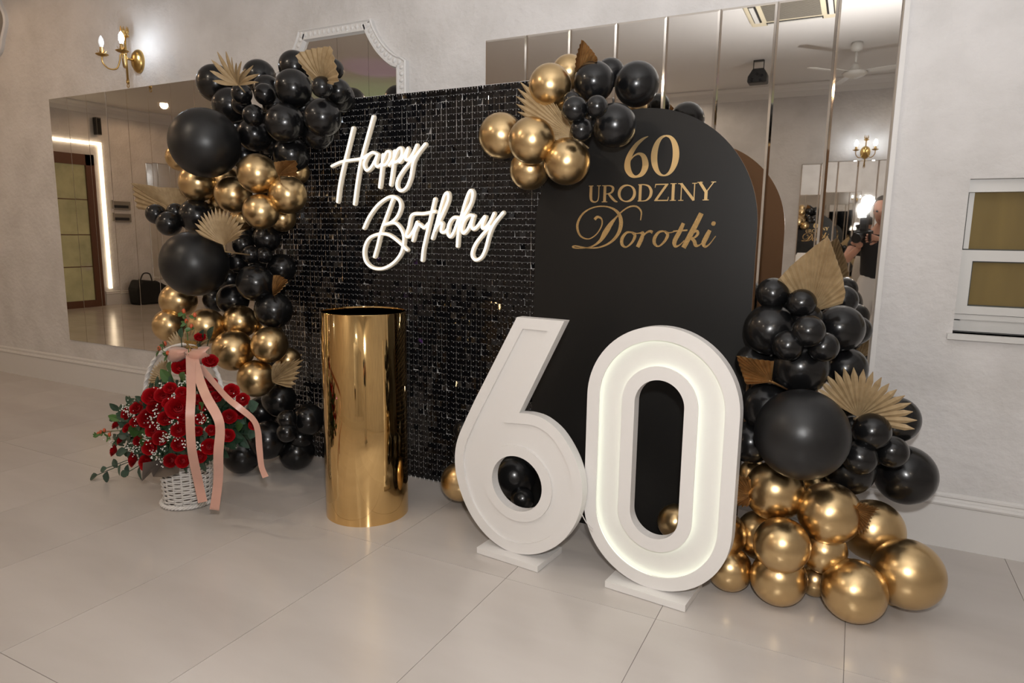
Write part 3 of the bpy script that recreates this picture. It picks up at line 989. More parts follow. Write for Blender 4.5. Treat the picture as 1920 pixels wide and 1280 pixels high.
bowl = [six_uv(*q) for q in [(327, 452), (375, 457), (430, 478), (490, 530), (540, 610), (570, 690), (580, 770), (570, 845), (540, 915), (488, 975), (420, 1010), (350, 1018), (280, 1002), (210, 955), (150, 885), (105, 800), (78, 710), (70, 630), (80, 560), (108, 490), (150, 400)]]
bowl = spline(bowl, 4)
so = [six_uv(318, 68)] + [six_uv(508, 84)][::-1]
so = bowl + [six_uv(318, 68), six_uv(508, 84)]
zmin = min(q[1] for q in so)
so = [(q[0], q[1] - zmin) for q in so][::-1]
hc = six_uv(318, 735)
sh = [six_uv(318 + 99 * math.cos(t) + 12 * math.sin(t), 735 + 111 * math.sin(t) + 10 * math.cos(t)) for t in [2 * math.pi * k / 48 for k in range(48)]]
sh = [(q[0], q[1] - zmin) for q in sh]


def area(lp):
    return sum(lp[i - 1][0] * lp[i][1] - lp[i][0] * lp[i - 1][1] for i in range(len(lp))) / 2


if area(so) < 0:
    so = so[::-1]
if area(sh) > 0:
    sh = sh[::-1]
number('large white number 6 with unlit channel, left of the lit 0', P0s, so, sh, 0.045, False, (-0.155, 0.145, -0.16, 0.045))
# thin white lead hanging between the numbers
MB().tube([at(1090, 962, -1.12), at(1094, 970, -1.12), at(1099, 979, -1.12), at(1112, 992, -1.12)], 0.0022, 6).build('cable', 'cable', zero)

# ================================================================== BALLOONS
def balloon_mesh(name, m):
    prof = [(0.001, 1.02), (0.14, 1.012), (0.28, 0.975), (0.42, 0.915), (0.56, 0.84), (0.68, 0.745), (0.79, 0.63), (0.88, 0.49), (0.945, 0.34), (0.985, 0.18), (1.0, 0.0), (0.99, -0.17), (0.955, -0.335), (0.895, -0.49), (0.81, -0.635), (0.70, -0.765), (0.57, -0.88), (0.43, -0.975), (0.29, -1.045), (0.16, -1.10), (0.07, -1.15), (0.045, -1.19), (0.075, -1.22), (0.09, -1.25), (0.06, -1.27), (0.001, -1.26)]
    o = MB().lathe(prof, 40).build(name, m, None, smooth=True)
    me = o.data
    bpy.data.objects.remove(o)
    return me


BM = {'b': balloon_mesh('balloon_black', 'black_latex'), 'B': balloon_mesh('balloon_black_matte', 'black_matte_latex'), 'g': balloon_mesh('balloon_gold', 'gold_latex')}
CROPS = {'L1': (240, 60, 0.3125), 'L2': (230, 280, 0.3125), 'L3': (170, 560, 0.32028), 'T': (880, 60, 0.34384), 'R': (1300, 400, 0.43754), 'G': (1200, 820, 0.32292), 'N': (820, 560, 0.46875)}


def cpx(crop, x, y):
    ox, oy, s = CROPS[crop]
    return ox + x * s, oy + y * s


# cluster, colour, crop, x, y, radius (crop pixels), wall distance Y ('F' = lies on the floor)
BAL = [
    # ---- left column, black crown
    ('left', 'b', 'L1', 524, 308, 108, -.55), ('left', 'b', 'L1', 785, 265, 94, -.42), ('left', 'b', 'L1', 832, 345, 82, -.52),
    ('left', 'b', 'L1', 682, 370, 60, -.78), ('left', 'b', 'L1', 820, 374, 62, -.76), ('left', 'b', 'L1', 612, 442, 103, -.62),
    ('left', 'b', 'L1', 990, 336, 107, -.72), ('left', 'b', 'L1', 998, 208, 92, -.48), ('left', 'b', 'L1', 1232, 224, 60, -.50),
    ('left', 'b', 'L1', 1163, 331, 62, -.86), ('left', 'b', 'L1', 1262, 354, 70, -.72), ('left', 'b', 'L1', 1268, 392, 88, -.62),
    ('left', 'b', 'L1', 1166, 512, 108, -.78), ('left', 'b', 'L1', 940, 546, 113, -.78), ('left', 'b', 'L1', 752, 500, 62, -.82),
    ('left', 'b', 'L1', 760, 614, 98, -.68), ('left', 'b', 'L1', 1140, 606, 94, -.64), ('left', 'b', 'L1', 978, 736, 104, -.66),
    ('left', 'b', 'L1', 680, 434, 58, -.66), ('left', 'b', 'L1', 880, 440, 70, -.55),
    ('left', 'b', 'L1', 700, 740, 82, -.56), ('left', 'b', 'L1', 860, 650, 90, -.54), ('left', 'b', 'L1', 640, 560, 80, -.54), ('left', 'b', 'L1', 1050, 450, 80, -.54),
    ('left', 'B', 'L1', 460, 666, 200, -.92),
    # ---- left column, upper gold
    ('left', 'g', 'L1', 308, 752, 78, -.66), ('left', 'g', 'L1', 418, 905, 108, -.70), ('left', 'g', 'L1', 590, 896, 92, -.58),
    ('left', 'g', 'L1', 777, 850, 116, -.86), ('left', 'g', 'L1', 630, 976, 106, -.80), ('left', 'g', 'L1', 956, 976, 111, -.78),
    ('left', 'g', 'L1', 797, 1078, 103, -.88), ('left', 'g', 'L1', 925, 1118, 78, -.66), ('left', 'g', 'L1', 1012, 838, 74, -.60),
    ('left', 'g', 'L1', 686, 1120, 72, -.64), ('left', 'g', 'L1', 548, 1030, 62, -.58),
    # ---- left column, middle black
    ('left', 'b', 'L1', 167, 1092, 58, -.78), ('left', 'b', 'L1', 285, 1078, 50, -.74), ('left', 'b', 'L1', 246, 1150, 72, -.80), ('left', 'b', 'L1', 412, 1104, 100, -.70),
    ('left', 'B', 'L2', 428, 686, 190, -.95),
    ('left', 'b', 'L2', 722, 572, 62, -.74), ('left', 'b', 'L2', 864, 534, 78, -.68), ('left', 'b', 'L2', 770, 632, 54, -.78), ('left', 'b', 'L2', 848, 634, 48, -.74),
    ('left', 'b', 'L2', 690, 682, 58, -.74), ('left', 'b', 'L2', 950, 712, 84, -.64), ('left', 'b', 'L2', 796, 800, 108, -.82), ('left', 'b', 'L2', 660, 902, 92, -.74),
    ('left', 'b', 'L2', 904, 964, 108, -.76), ('left', 'b', 'L2', 560, 900, 76, -.62), ('left', 'b', 'L2', 640, 780, 90, -.60), ('left', 'b', 'L2', 900, 850, 70, -.56), ('left', 'b', 'L2', 780, 720, 70, -.58), ('left', 'b', 'L2', 780, 480, 70, -.56),
    # ---- left column, lower gold
    ('left', 'g', 'L2', 334, 908, 105, -.78), ('left', 'g', 'L2', 282, 1056, 97, -.84), ('left', 'g', 'L2', 500, 1062, 105, -.90), ('left', 'g', 'L2', 702, 1034, 98, -.78),
    ('left', 'g', 'L2', 870, 1080, 80, -.64), ('left', 'g', 'L2', 662, 1206, 119, -.90), ('left', 'g', 'L2', 880, 1172, 105, -.84), ('left', 'g', 'L2', 992, 1262, 72, -.66),
    ('left', 'g', 'L3', 968, 466, 106, -.88),
    # ---- left column, black foot
    ('left', 'b', 'L3', 1102, 592, 96, -.70), ('left', 'b', 'L3', 1150, 706, 56, -.84), ('left', 'b', 'L3', 1148, 782, 57, -.86), ('left', 'b', 'L3', 1272, 706, 90, -.70),
    ('left', 'b', 'L3', 1204, 900, 98, 'F'), ('left', 'b', 'L3', 1034, 826, 110, -.80), ('left', 'b', 'L3', 884, 912, 108, 'F'), ('left', 'b', 'L3', 1000, 660, 88, -.66), ('left', 'b', 'L3', 920, 760, 90, -.68), ('left', 'b', 'L3', 1226, 810, 70, -.66),
    # ---- garland on the top corner of the arch
    ('arch', 'g', 'T', 542, 218, 90, -.52), ('arch', 'g', 'T', 440, 292, 113, -.74), ('arch', 'g', 'T', 174, 566, 120, -.68), ('arch', 'g', 'T', 339, 592, 123, -.84),
    ('arch', 'g', 'T', 532, 706, 123, -.78), ('arch', 'g', 'T', 328, 752, 105, -.68), ('arch', 'g', 'T', 536, 432, 92, -.64),
    ('arch', 'b', 'T', 680, 272, 107, -.66), ('arch', 'b', 'T', 913, 285, 118, -.49), ('arch', 'b', 'T', 768, 222, 76, -.42), ('arch', 'b', 'T', 576, 421, 68, -.92),
    ('arch', 'b', 'T', 695, 406, 58, -.92), ('arch', 'b', 'T', 612, 532, 61, -.88), ('arch', 'b', 'T', 790, 510, 116, -.74), ('arch', 'b', 'T', 558, 372, 46, -.80), ('arch', 'b', 'T', 690, 480, 60, -.76),
    
    # ---- right column, black top
    ('right', 'b', 'R', 340, 343, 66, -.72), ('right', 'b', 'R', 464, 384, 59, -.76), ('right', 'b', 'R', 328, 498, 106, -.74), ('right', 'b', 'R', 628, 492, 98, -.58),
    ('right', 'b', 'R', 486, 452, 64, -.72), ('right', 'b', 'R', 493, 504, 68, -.86), ('right', 'b', 'R', 405, 566, 63, -.86), ('right', 'b', 'R', 557, 572, 63, -.80),
    ('right', 'b', 'R', 455, 660, 118, -.70), ('right', 'b', 'R', 650, 664, 90, -.52), ('right', 'b', 'R', 262, 640, 78, -.66), ('right', 'b', 'R', 430, 440, 90, -.60),
    ('right', 'b', 'R', 640, 372, 62, -.34), ('right', 'b', 'R', 700, 500, 60, -.30),
    ('right', 'B', 'R', 464, 946, 190, -.92), ('right', 'b', 'R', 310, 828, 100, -.74), ('right', 'b', 'R', 246, 980, 88, -.74),
    ('right', 'b', 'R', 765, 933, 76, -.72), ('right', 'b', 'R', 850, 1020, 67, -.66), ('right', 'b', 'R', 712, 1046, 71, -.74), ('right', 'b', 'R', 908, 1120, 124, -.42),
    ('right', 'b', 'R', 664, 1096, 106, -.60), ('right', 'b', 'R', 868, 882, 96, -.40), ('right', 'b', 'R', 684, 930, 66, -.56), ('right', 'b', 'R', 780, 1000, 84, -.46),
    # ---- right column, gold foot
    ('right', 'g', 'G', 781, 312, 165, -.78), ('right', 'g', 'G', 1099, 438, 174, -.80), ('right', 'g', 'G', 822, 624, 155, -.92), ('right', 'g', 'G', 1066, 656, 128, -.80),
    ('right', 'g', 'G', 1350, 538, 172, -.58), ('right', 'g', 'G', 803, 818, 154, 'F'), ('right', 'g', 'G', 1016, 830, 92, 'F'), ('right', 'g', 'G', 1241, 892, 178, 'F'),
    ('right', 'g', 'G', 1554, 792, 196, -.74), ('right', 'g', 'G', 1466, 900, 76, 'F'), ('right', 'g', 'G', 520, 766, 124, 'F'), ('right', 'g', 'G', 478, 560, 132, -.82),
    ('right', 'g', 'G', 706, 566, 142, -.74), ('right', 'g', 'G', 662, 220, 88, -.70), ('right', 'g', 'G', 1010, 290, 90, -.62),
    # ---- behind the numbers
    ('numbers', 'g', 'G', 206, 490, 101, -.72), ('numbers', 'b', 'N', 306, 708, 86, -.80), ('numbers', 'b', 'N', 340, 800, 46, -.86), ('numbers', 'b', 'N', 250, 800, 76, 'F'),
    ('numbers', 'g', 'N', 92, 730, 76, -.68), ('numbers', 'b', 'N', 108, 528, 44, -.64), ('numbers', 'b', 'N', 112, 600, 52, -.66), ('numbers', 'b', 'N', 170, 640, 70, -.72),
]
WHERE = {'left': 'in the left column', 'arch': 'on the arch', 'right': 'in the right column', 'numbers': 'behind the white numbers'}
br = random.Random(5)
recs = []
for cl, colr, crop, x, y, r, Y in BAL:
    px, py = cpx(crop, x, y)
    rp = r * CROPS[crop][2]
    d = ray(px, py)
    if Y == 'F':
        dep = CAM_H / (rp / F_PX - d.z)
    else:
        dep = (Y + CAM_D) / d.y
    # a sphere off the axis shows larger than its radius: allow for half of that
    off = d.length
    rw = rp * dep / F_PX * 1.035 * off ** -0.15
    if Y == 'F':
        dep = (CAM_H - rw) / -d.z
    P = CP + d * dep
    if P.z - rw < 0.002:
        P.z = rw + 0.002
    recs.append([cl, colr, px, py, rw, P])
ORD = ['highest', 'second highest', 'third highest', 'fourth highest', 'fifth highest', 'sixth highest', 'seventh highest', 'eighth highest', 'ninth highest', 'tenth highest', '11th highest', '12th highest', '13th highest', '14th highest', '15th highest', '16th highest', '17th highest', '18th highest', '19th highest', '20th highest'] + ['%dth highest' % k for k in range(21, 60)]
ORD[20], ORD[21], ORD[22] = '21st highest', '22nd highest', '23rd highest'


def sizeof(rw):
    return 'huge' if rw > 0.155 else 'big' if rw > 0.098 else 'mid-sized' if rw > 0.072 else 'small'


for rr_ in recs:
    cl, colr, px, py, rw, P = rr_
    co = 'gold' if colr == 'g' else 'black'
    sz = sizeof(rw)
    same = sorted([q for q in recs if q[0] == cl and (q[1] == 'g') == (colr == 'g') and sizeof(q[4]) == sz], key=lambda q: q[3])
    k = [q is rr_ for q in same].index(True)
    finish = 'metallic gold' if co == 'gold' else 'matte black' if colr == 'B' else 'glossy black'
    rank = ORD[k] + ' of its size and colour there' if len(same) > 1 else 'only one of that size'
    o = bpy.data.objects.new('balloon', BM[colr])
    COL.objects.link(o)
    nd_ = Vector((br.uniform(-.35, .35), 1, br.uniform(-.35, .35)))
    o.rotation_euler = nd_.to_track_quat('-Z', 'Y').to_euler()
    o.location = P
    o.scale = (rw, rw, rw * 0.97)
    tag(o, '%s %s balloon %s, %s' % (sz, finish, WHERE[cl], rank), 'balloon', {'left': 'balloons of the left column', 'arch': 'balloons on the arch', 'right': 'balloons of the right column', 'numbers': 'balloons behind the numbers'}[cl])

# ================================================================== DRIED PALM FANS
def palm(label, crop, pivot, tips, Y, n, notch=0.0, m='palm', lean=0.10, stem=None, tipY=None, waist=0.0):
    """pivot and tip outline in crop pixels; pleated fan standing near Y, tips leaning by `lean` metres"""
    pv = at(*cpx(crop, *pivot), Y)
    # resample the tip outline evenly
    T_ = [at(*cpx(crop, *q), Y - (tipY if tipY is not None else lean)) for q in tips]
    seg = [0]
    for a, c in zip(T_, T_[1:]):
        seg.append(seg[-1] + (c - a).length)

    def along(s):
        s *= seg[-1]
        for i in range(len(seg) - 1):
            if s <= seg[i + 1] + 1e-9:
                return T_[i].lerp(T_[i + 1], (s - seg[i]) / max(1e-9, seg[i + 1] - seg[i]))
        return T_[-1]
    root = thing('palm_leaf', pv, label, 'palm leaf', 'dried palm fans')
    b = MB()
    K = 6
    nrm = Vector((0, -1, 0))
    rr2 = random.Random(len(label) + n)
    for i in range(n):
        e0, e1, em = along(i / n), along((i + 1) / n), along((i + 0.5) / n)
        L = (em - pv).length
        pl = 0.018 + 0.03 * L
        jit = 1 + rr2.uniform(-0.03, 0.03) * (1 if notch else 0.3)
        rows = []
        for k in range(K + 1):
            t = k / K
            tt = 0.03 + 0.97 * t
            bow = nrm * (0.10 * L * math.sin(math.pi * t) * 0.5)
            if notch and tt > 1 - notch:
                # beyond the notch the blade narrows to its own point
                f = (tt - (1 - notch)) / notch
                a = pv + (e0 - pv) * tt
                c = pv + (e1 - pv) * tt
                mid_ = pv + (em - pv) * tt * jit
                a = a.lerp(mid_, f ** 1.5 * 0.97)
                c = c.lerp(mid_, f ** 1.5 * 0.97)
                h = pl * t * (1 - f * 0.8)
            else:
                a = pv + (e0 - pv) * tt
                c = pv + (e1 - pv) * tt
                mid_ = pv + (em - pv) * tt * (1 + (jit - 1) * t)
                h = pl * t
            rows.append((a + bow, mid_ + bow + nrm * h * 0.55, c + bow))
        vs = [q for r in rows for q in r]
        fs = []
        for k in range(K):
            for j in range(2):
                fs.append((k * 3 + j, k * 3 + j + 1, k * 3 + j + 4, k * 3 + j + 3))
        b.add(vs, fs)
    o = b.build('fan_blade', m, root)
    so_ = o.modifiers.new('thick', 'SOLIDIFY')
    so_.thickness = 0.0016
    so_.offset = 0
    if stem:
        MB().tube([pv + Vector((0, -0.004, 0)), at(*cpx(crop, *stem), Y + 0.02), at(*cpx(crop, *stem), Y + 0.02) + Vector((0, 0.15, -0.02))], 0.0042, 7).build('stem', m, root, smooth=True)
    else:
        ct = (T_[0] + T_[-1]) / 2
        dirn = (pv - along(0.5)).normalized()
        MB().tube([pv + Vector((0, 0.0, 0)) - dirn * 0.01, pv + dirn * 0.06 + Vector((0, 0.05, 0))], 0.004, 7).build('stem', m, root, smooth=True)
    return root


palm('spiky tan palm leaf on the black crown of the left balloon column', 'L1', (662, 322), [(525, 325), (490, 243), (490, 178), (515, 140), (548, 115), (580, 110), (610, 118), (640, 200), (672, 152), (700, 230), (742, 190), (805, 275), (760, 325)], -.86, 12, 0.62)
palm('trimmed tan palm fan at the top right of the left column', 'L1', (1168, 300), [(1120, 300), (1050, 210), (1014, 155), (1022, 128), (1120, 100), (1224, 88), (1240, 150), (1256, 220), (1272, 290), (1232, 318)], -.80, 16)
palm('small bronze palm fan beside the upper gold balloons', 'L1', (902, 862), [(876, 782), (945, 772), (1018, 772), (1018, 868), (960, 866)], -.92, 12, 0, 'palm_gold', 0.03)
palm('wide tan palm fan at the far left of the left column', 'L1', (330, 1090), [(62, 1062), (32, 905), (120, 918), (200, 932), (300, 935), (380, 1000)], -.58, 20, 0, 'palm', 0.06)
palm('sunburst tan palm leaf above the lower matte black balloon', 'L2', (612, 575), [(436, 500), (442, 430), (478, 385), (520, 362), (565, 352), (610, 360), (650, 378), (690, 405), (722, 440), (736, 490), (690, 540)], -1.08, 18, 0.25, 'palm', 0.06, (616, 612))
palm('dark brown palm fan at the right edge of the left column', 'L2', (900, 870), [(905, 752), (950, 755), (1000, 788), (950, 850), (910, 880)], -.80, 10, 0, 'palm_gold', 0.02)
palm('tan palm leaf inside the basket handle at its left', 'L3', (455, 470), [(330, 550), (338, 470), (365, 400), (415, 362), (455, 352)], -1.16, 14, 0.2, 'palm', 0.04)
palm('tan palm leaf behind the pink bow', 'L3', (575, 330), [(440, 250), (470, 205), (520, 180), (585, 175), (650, 195), (715, 235)], -1.14, 16, 0.3, 'palm', 0.04)
palm('tan palm fan sticking out right of the lower gold balloons', 'L3', (1062, 482), [(1068, 372), (1150, 362), (1246, 345), (1222, 440), (1192, 522), (1110, 500)], -.92, 14, 0.06, 'palm', 0.04)
palm('large feathered tan palm leaf among the arch gold balloons', 'T', (570, 572), [(470, 595), (360, 545), (290, 490), (262, 430), (264, 360), (275, 290), (310, 256), (360, 320), (420, 345), (470, 390), (515, 445), (552, 505)], -.72, 22, 0.12, 'palm', 0.05)
palm('bronze palm spear standing on top of the arch garland', 'T', (600, 235), [(578, 215), (585, 140), (600, 90), (618, 42), (650, 75), (680, 110), (706, 152), (680, 175)], -.66, 14, 0, 'palm_gold', 0.04)
palm('tall tan palm spear on top of the right balloon column', 'R', (500, 425), [(360, 285), (440, 205), (520, 140), (578, 98), (612, 190), (640, 270), (652, 345), (640, 385)], -.66, 18, 0.0, 'palm', 0.08)
palm('sunburst tan palm leaf right of the huge matte balloon', 'R', (706, 872), [(600, 812), (524, 748), (552, 705), (592, 678), (625, 666), (660, 660), (702, 662), (748, 672), (800, 700), (850, 732), (905, 780), (938, 822), (955, 882), (946, 942)], -.66, 18, 0.24, 'palm', 0.07, (690, 882))
palm('bronze palm fan at the left edge of the right column', 'R', (335, 722), [(345, 632), (262, 622), (186, 608), (205, 670), (225, 730), (270, 728)], -.88, 14, 0, 'palm_gold', 0.03)
palm('bronze palm fan between the lit 0 and gold balloons', 'G', (650, 330), [(640, 225), (590, 212), (552, 215), (545, 300), (545, 395), (600, 405), (632, 400)], -.84, 14, 0.04, 'palm_gold', 0.03)
palm('dark bronze palm fan on the rearmost right gold balloon', 'G', (1245, 420), [(1270, 370), (1330, 385), (1392, 408), (1350, 470), (1325, 530), (1275, 565), (1240, 545)], -.84, 16, 0.05, 'palm_gold', 0.0)  # small dark pleated fan set just in front of the gold balloon

# ================================================================== FLOWER BASKET
BX, BY = -2.89, -1.27
bk = thing('flower_basket', (BX, BY, 0), 'white wicker basket with tall hooped handle standing on the floor', 'basket')
RB, RT, HB = 0.105, 0.117, 0.27
b = MB()
MB().lathe([(RB - 0.012, 0.012), (RT - 0.012, HB)], 32, Matrix.Translation((BX, BY, 0))).build('liner', 'wicker_dark', bk, smooth=True)
NS = 18
for j in range(22):
    z = 0.018 + j * 0.0118
    R0 = RB + (RT - RB) * z / HB
    pts = []
    for k in range(NS * 4):
        a = 2 * math.pi * k / (NS * 4)
        r = R0 + 0.0048 * math.cos(NS * a / 1.0 * 0.5 * 2 / 2 + (math.pi if j % 2 else 0))
        pts.append((BX + r * math.cos(a), BY + r * math.sin(a), z + 0.0012 * math.sin(5 * a + j)))
    b.tube(pts, 0.0052, 6, True)
for k in range(NS):
    a = 2 * math.pi * (k + 0.5) / NS
    b.tube([(BX + (RB + 0.001) * math.cos(a), BY + (RB + 0.001) * math.sin(a), 0.004), (BX + (RT + 0.001) * math.cos(a), BY + (RT + 0.001) * math.sin(a), HB)], 0.0045, 6)
tag(b.build('woven_body', 'wicker', bk, smooth=True), 'white woven wicker body')
for nm, z, R0, r_ in (('base_rim', 0.012, RB + 0.016, 0.008), ('top_rim', HB, RT + 0.004, 0.009)):
    b = MB()
    for ph in (0, math.pi * 2 / 3, math.pi * 4 / 3):
        b.tube([(BX + (R0 + r_ * 0.7 * math.cos(14 * a + ph)) * math.cos(a), BY + (R0 + r_ * 0.7 * math.cos(14 * a + ph)) * math.sin(a), max(0.0065, z + r_ * 0.7 * math.sin(14 * a + ph))) for a in [2 * math.pi * k / 120 for k in range(120)]], 0.0058, 6, True)
    b.build(nm, 'wicker', bk, smooth=True)
hp = [cpx('L3', *q) for q in [(330, 760), (312, 640), (315, 560), (330, 455), (372, 360), (440, 300), (540, 268), (620, 288), (685, 345), (738, 430), (768, 520), (783, 600), (784, 700)]]
hpts = [tuple(at(*q, BY)) for q in hp]
hpts = [(BX - RT, BY, HB - 0.02)] + hpts + [(BX + RT + 0.01, BY, HB - 0.02)]
hpts = spline(hpts, 8)
b = MB().tube(hpts, 0.0095, 8)
for ph in (0, math.pi):
    pp = []
    for i, q in enumerate(hpts):
        pp.append((q[0] + 0.008 * math.cos(i * 0.9 + ph), q[1] + 0.008 * math.sin(i * 0.9 + ph), q[2]))
    b.tube(pp, 0.005, 6)
b.build('handle', 'wicker', bk, smooth=True)

# foliage bed that the flowers are pushed into
fr_ = random.Random(21)


def leaf_shape(mb, base, dirn, nrm, L, W, curl=0.2):
    d = Vector(dirn).normalized()
    nrm = Vector(nrm)
    s = d.cross(nrm)
    s = s.normalized() if s.length > 1e-6 else Vector((1, 0, 0))
    up = s.cross(d).normalized()
    vs, fs = [], []
    prof = [(0, 0.06), (0.2, 0.62), (0.45, 1.0), (0.72, 0.78), (0.9, 0.38), (1.0, 0.03)]
    for t, wd in prof:
        c = Vector(base) + d * (L * t) - up * (curl * L * t * t)
        for k, off in ((-1, 0.10), (0, 0), (1, 0.10)):
            vs.append(c + s * (k * W / 2 * wd) + up * (off * W * wd))
    for i in range(len(prof) - 1):
        for j in range(2):
            fs.append((i * 3 + j, i * 3 + j + 1, i * 3 + j + 4, i * 3 + j + 3))
    mb.add(vs, fs)


BC = at(330, 800, BY)                       # middle of the bouquet


def bq(x, y, lift=0.0):
    """crop L3 pixel -> point on the domed bouquet surface"""
    px, py = cpx('L3', x, y)
    P = at(px, py, BY)
    dx, dz = (P.x - BC.x + 0.0) / 0.46, (P.z - BC.z - 0.02) / 0.36
    rho = min(0.98, math.hypot(dx, dz))
    Y = BY - 0.24 * math.sqrt(1 - rho * rho) - lift
    return at(px, py, Y)


def sprig(name, label, mat_, base, tip, n, L, W, cat='foliage', group='green sprigs in the basket', spread=0.9):
    base, tip = Vector(base), Vector(tip)
    st = MB().tube([base, base.lerp(tip, 0.5) + Vector((0, -0.01, 0.01)), tip], 0.0022, 5)
    o = st.build(name, mat_, None, loc=base)
    tag(o, label, cat, group)
    ax = (tip - base)
    al = ax.normalized()
    b_ = MB()
    side = al.cross(Vector((0, -1, 0)))
    side = side.normalized() if side.length > 1e-3 else Vector((1, 0, 0))
    for i in range(n):
        t = (i + 1) / n
        p = base + ax * t
        s_ = 1 if i % 2 else -1
        if i == n - 1:
            d = al
        else:
            d = al * 0.5 + side * (s_ * spread) + Vector((0, fr_.uniform(-.5, .1), fr_.uniform(-.2, .2)))
        leaf_shape(b_, p, d, Vector((fr_.uniform(-.3, .3), -1, fr_.uniform(0, .6))), L * fr_.uniform(.8, 1.15), W * fr_.uniform(.85, 1.1))
    lf = b_.build('leaves', mat_, o)
    md = lf.modifiers.new('thick', 'SOLIDIFY')
    md.thickness = 0.0008
    return o


core = BC + Vector((0, 0.02, -0.10))
# (tip crop px, leaf count, length, width, material, what it is)
SPR = [
    ((40, 1030), 6, .075, .042, 'leaf_euca', 'grey green eucalyptus sprig drooping lowest left of the bouquet'),
    ((95, 990), 4, .06, .036, 'leaf_euca', 'grey green eucalyptus sprig just above the lowest left one'),
    ((215, 890), 5, .07, .055, 'leaf_euca', 'round leaved eucalyptus sprig at the left side of the bouquet'),
    ((225, 1010), 4, .07, .045, 'leaf_euca', 'eucalyptus sprig under the lowest left roses'),
    ((180, 710), 4, .07, .04, 'leaf_green', 'dark rose leaf sprig at the upper left of the bouquet'),
    ((285, 780), 4, .075, .06, 'leaf_green', 'bright green leaf sprig left of the bouquet middle'),
    ((225, 800), 4, .06, .05, 'leaf_dark', 'dark leaf sprig by the leftmost roses'),
    ((300, 620), 4, .06, .04, 'leaf_dark', 'dark leaf sprig under the left end of the handle'),
    ((640, 640), 5, .07, .04, 'leaf_green', 'green leaf sprig between the two ribbon tails'),
    ((660, 800), 5, .065, .05, 'leaf_euca', 'eucalyptus sprig between the ribbon tails at the front'),
    ((560, 660), 4, .06, .04, 'leaf_dark', 'dark leaf sprig behind the first ribbon tail'),
    ((850, 750), 4, .07, .05, 'leaf_green', 'green leaf sprig right of the handle foot'),
    ((925, 640), 5, .065, .06, 'leaf_euca', 'round eucalyptus sprig at the right end of the bouquet'),
    ((920, 790), 5, .07, .055, 'leaf_euca', 'round eucalyptus sprig under the rightmost rose'),
    ((860, 640), 4, .06, .05, 'leaf_euca', 'eucalyptus sprig crossed by the third ribbon tail'),
    ((700, 920), 4, .06, .045, 'leaf_dark', 'dark leaf sprig at the basket rim behind the long ribbon'),
    ((430, 910), 5, .06, .04, 'leaf_dark', 'dark leaf sprig low at the bouquet front'),
    ((590, 900), 4, .06, .04, 'leaf_dark', 'dark leaf sprig over the basket rim beside the ribbon'),
    ((470, 860), 4, .06, .04, 'leaf_green', 'green leaf sprig above the middle front roses'),
    ((470, 450), 6, .085, .055, 'leaf_green', 'broad green leaf sprig inside the handle below the bow'),
    ((540, 490), 5, .08, .05, 'leaf_green', 'broad green leaf sprig under the upper big rose'),
    ((640, 560), 5, .07, .045, 'leaf_dark', 'dark leaf sprig behind the ribbon knot'),
    ((640, 260), 5, .075, .045, 'leaf_dark', 'dark leaf sprig above the bow'),
    ((690, 240), 4, .075, .04, 'leaf_dark', 'dark pointed leaf sprig right of the bow top'),
    ((530, 230), 4, .06, .035, 'leaf_dark', 'dark leaf sprig left of the gold topper'),
    ((330, 840), 4, .055, .04, 'leaf_green', 'small green leaf sprig at the bouquet left front'),
    ((760, 620), 4, .06, .045, 'leaf_dark', 'dark leaf sprig at the right foot of the handle'),
    ((750, 860), 4, .06, .045, 'leaf_green', 'green leaf sprig between the rightmost ribbon and the roses'),
]
for tip, n_, L_, W_, m_, lb in SPR:
    tp = bq(*tip, 0.0)
    bs = core.lerp(tp, 0.35) + Vector((0, 0.05, 0))
    sprig('leaf_sprig', lb, m_, bs, tp, n_, L_, W_)
# green bed
b = MB()
for k in range(420):
    x, y = fr_.uniform(120, 930), fr_.uniform(500, 960)
    # stay inside the bouquet outline
    if ((x - 520) / 420) ** 2 + ((y - 730) / 235) ** 2 > 0.92:
        continue
    p = bq(x, y, -0.035 - fr_.random() * 0.06)
    leaf_shape(b, p, (fr_.uniform(-1, 1), fr_.uniform(-.6, .1), fr_.uniform(-1, 1)), (0, -1, 0.3), fr_.uniform(.05, .08), fr_.uniform(.03, .045))
bed = b.build('foliage_bed', 'leaf_dark', None, loc=BC)
tag(bed, 'dense dark green leaves filling the basket under the roses', 'foliage', kind='stuff')

# red bud sprigs sticking out
for lb, pts, buds in (('thin sprig of small red buds above the basket handle', [(575, 330), (565, 200), (555, 110), (545, 75)], [(545, 72), (610, 95), (560, 130), (590, 160)]),
                      ('thin sprig of small red buds at the left of the handle top', [(470, 330), (420, 300), (430, 265)], [(435, 262), (400, 290), (450, 318)]),
                      ('thin sprig of small red buds at the far left of the bouquet', [(200, 770), (120, 775), (45, 790)], [(45, 790), (80, 770), (110, 795), (60, 780)])):
    P3 = [at(*cpx('L3', *q), BY - 0.10) for q in pts]
    o = MB().tube(spline([tuple(p) for p in P3], 5), 0.0022, 5).build('bud_sprig', 'leaf_green', None, loc=P3[0])
    tag(o, lb, 'flower', 'red bud sprigs')
    b, b2 = MB(), MB()
    for q in buds:
        p = at(*cpx('L3', *q), BY - 0.10)
        b.ball(p, 0.008, 8, 6, (1, 1, 1.5))
        near = min(P3, key=lambda z: (z - p).length)
        b.tube([near, p], 0.0015, 4)
        for k in range(3):
            leaf_shape(b2, p - Vector((0, 0, 0.012)), (fr_.uniform(-1, 1), -0.4, fr_.uniform(-.5, .6)), (0, -1, 0.2), 0.03, 0.016)
    b.build('buds', 'bud', o, smooth=True)
    b2.build('leaves', 'leaf_green', o)

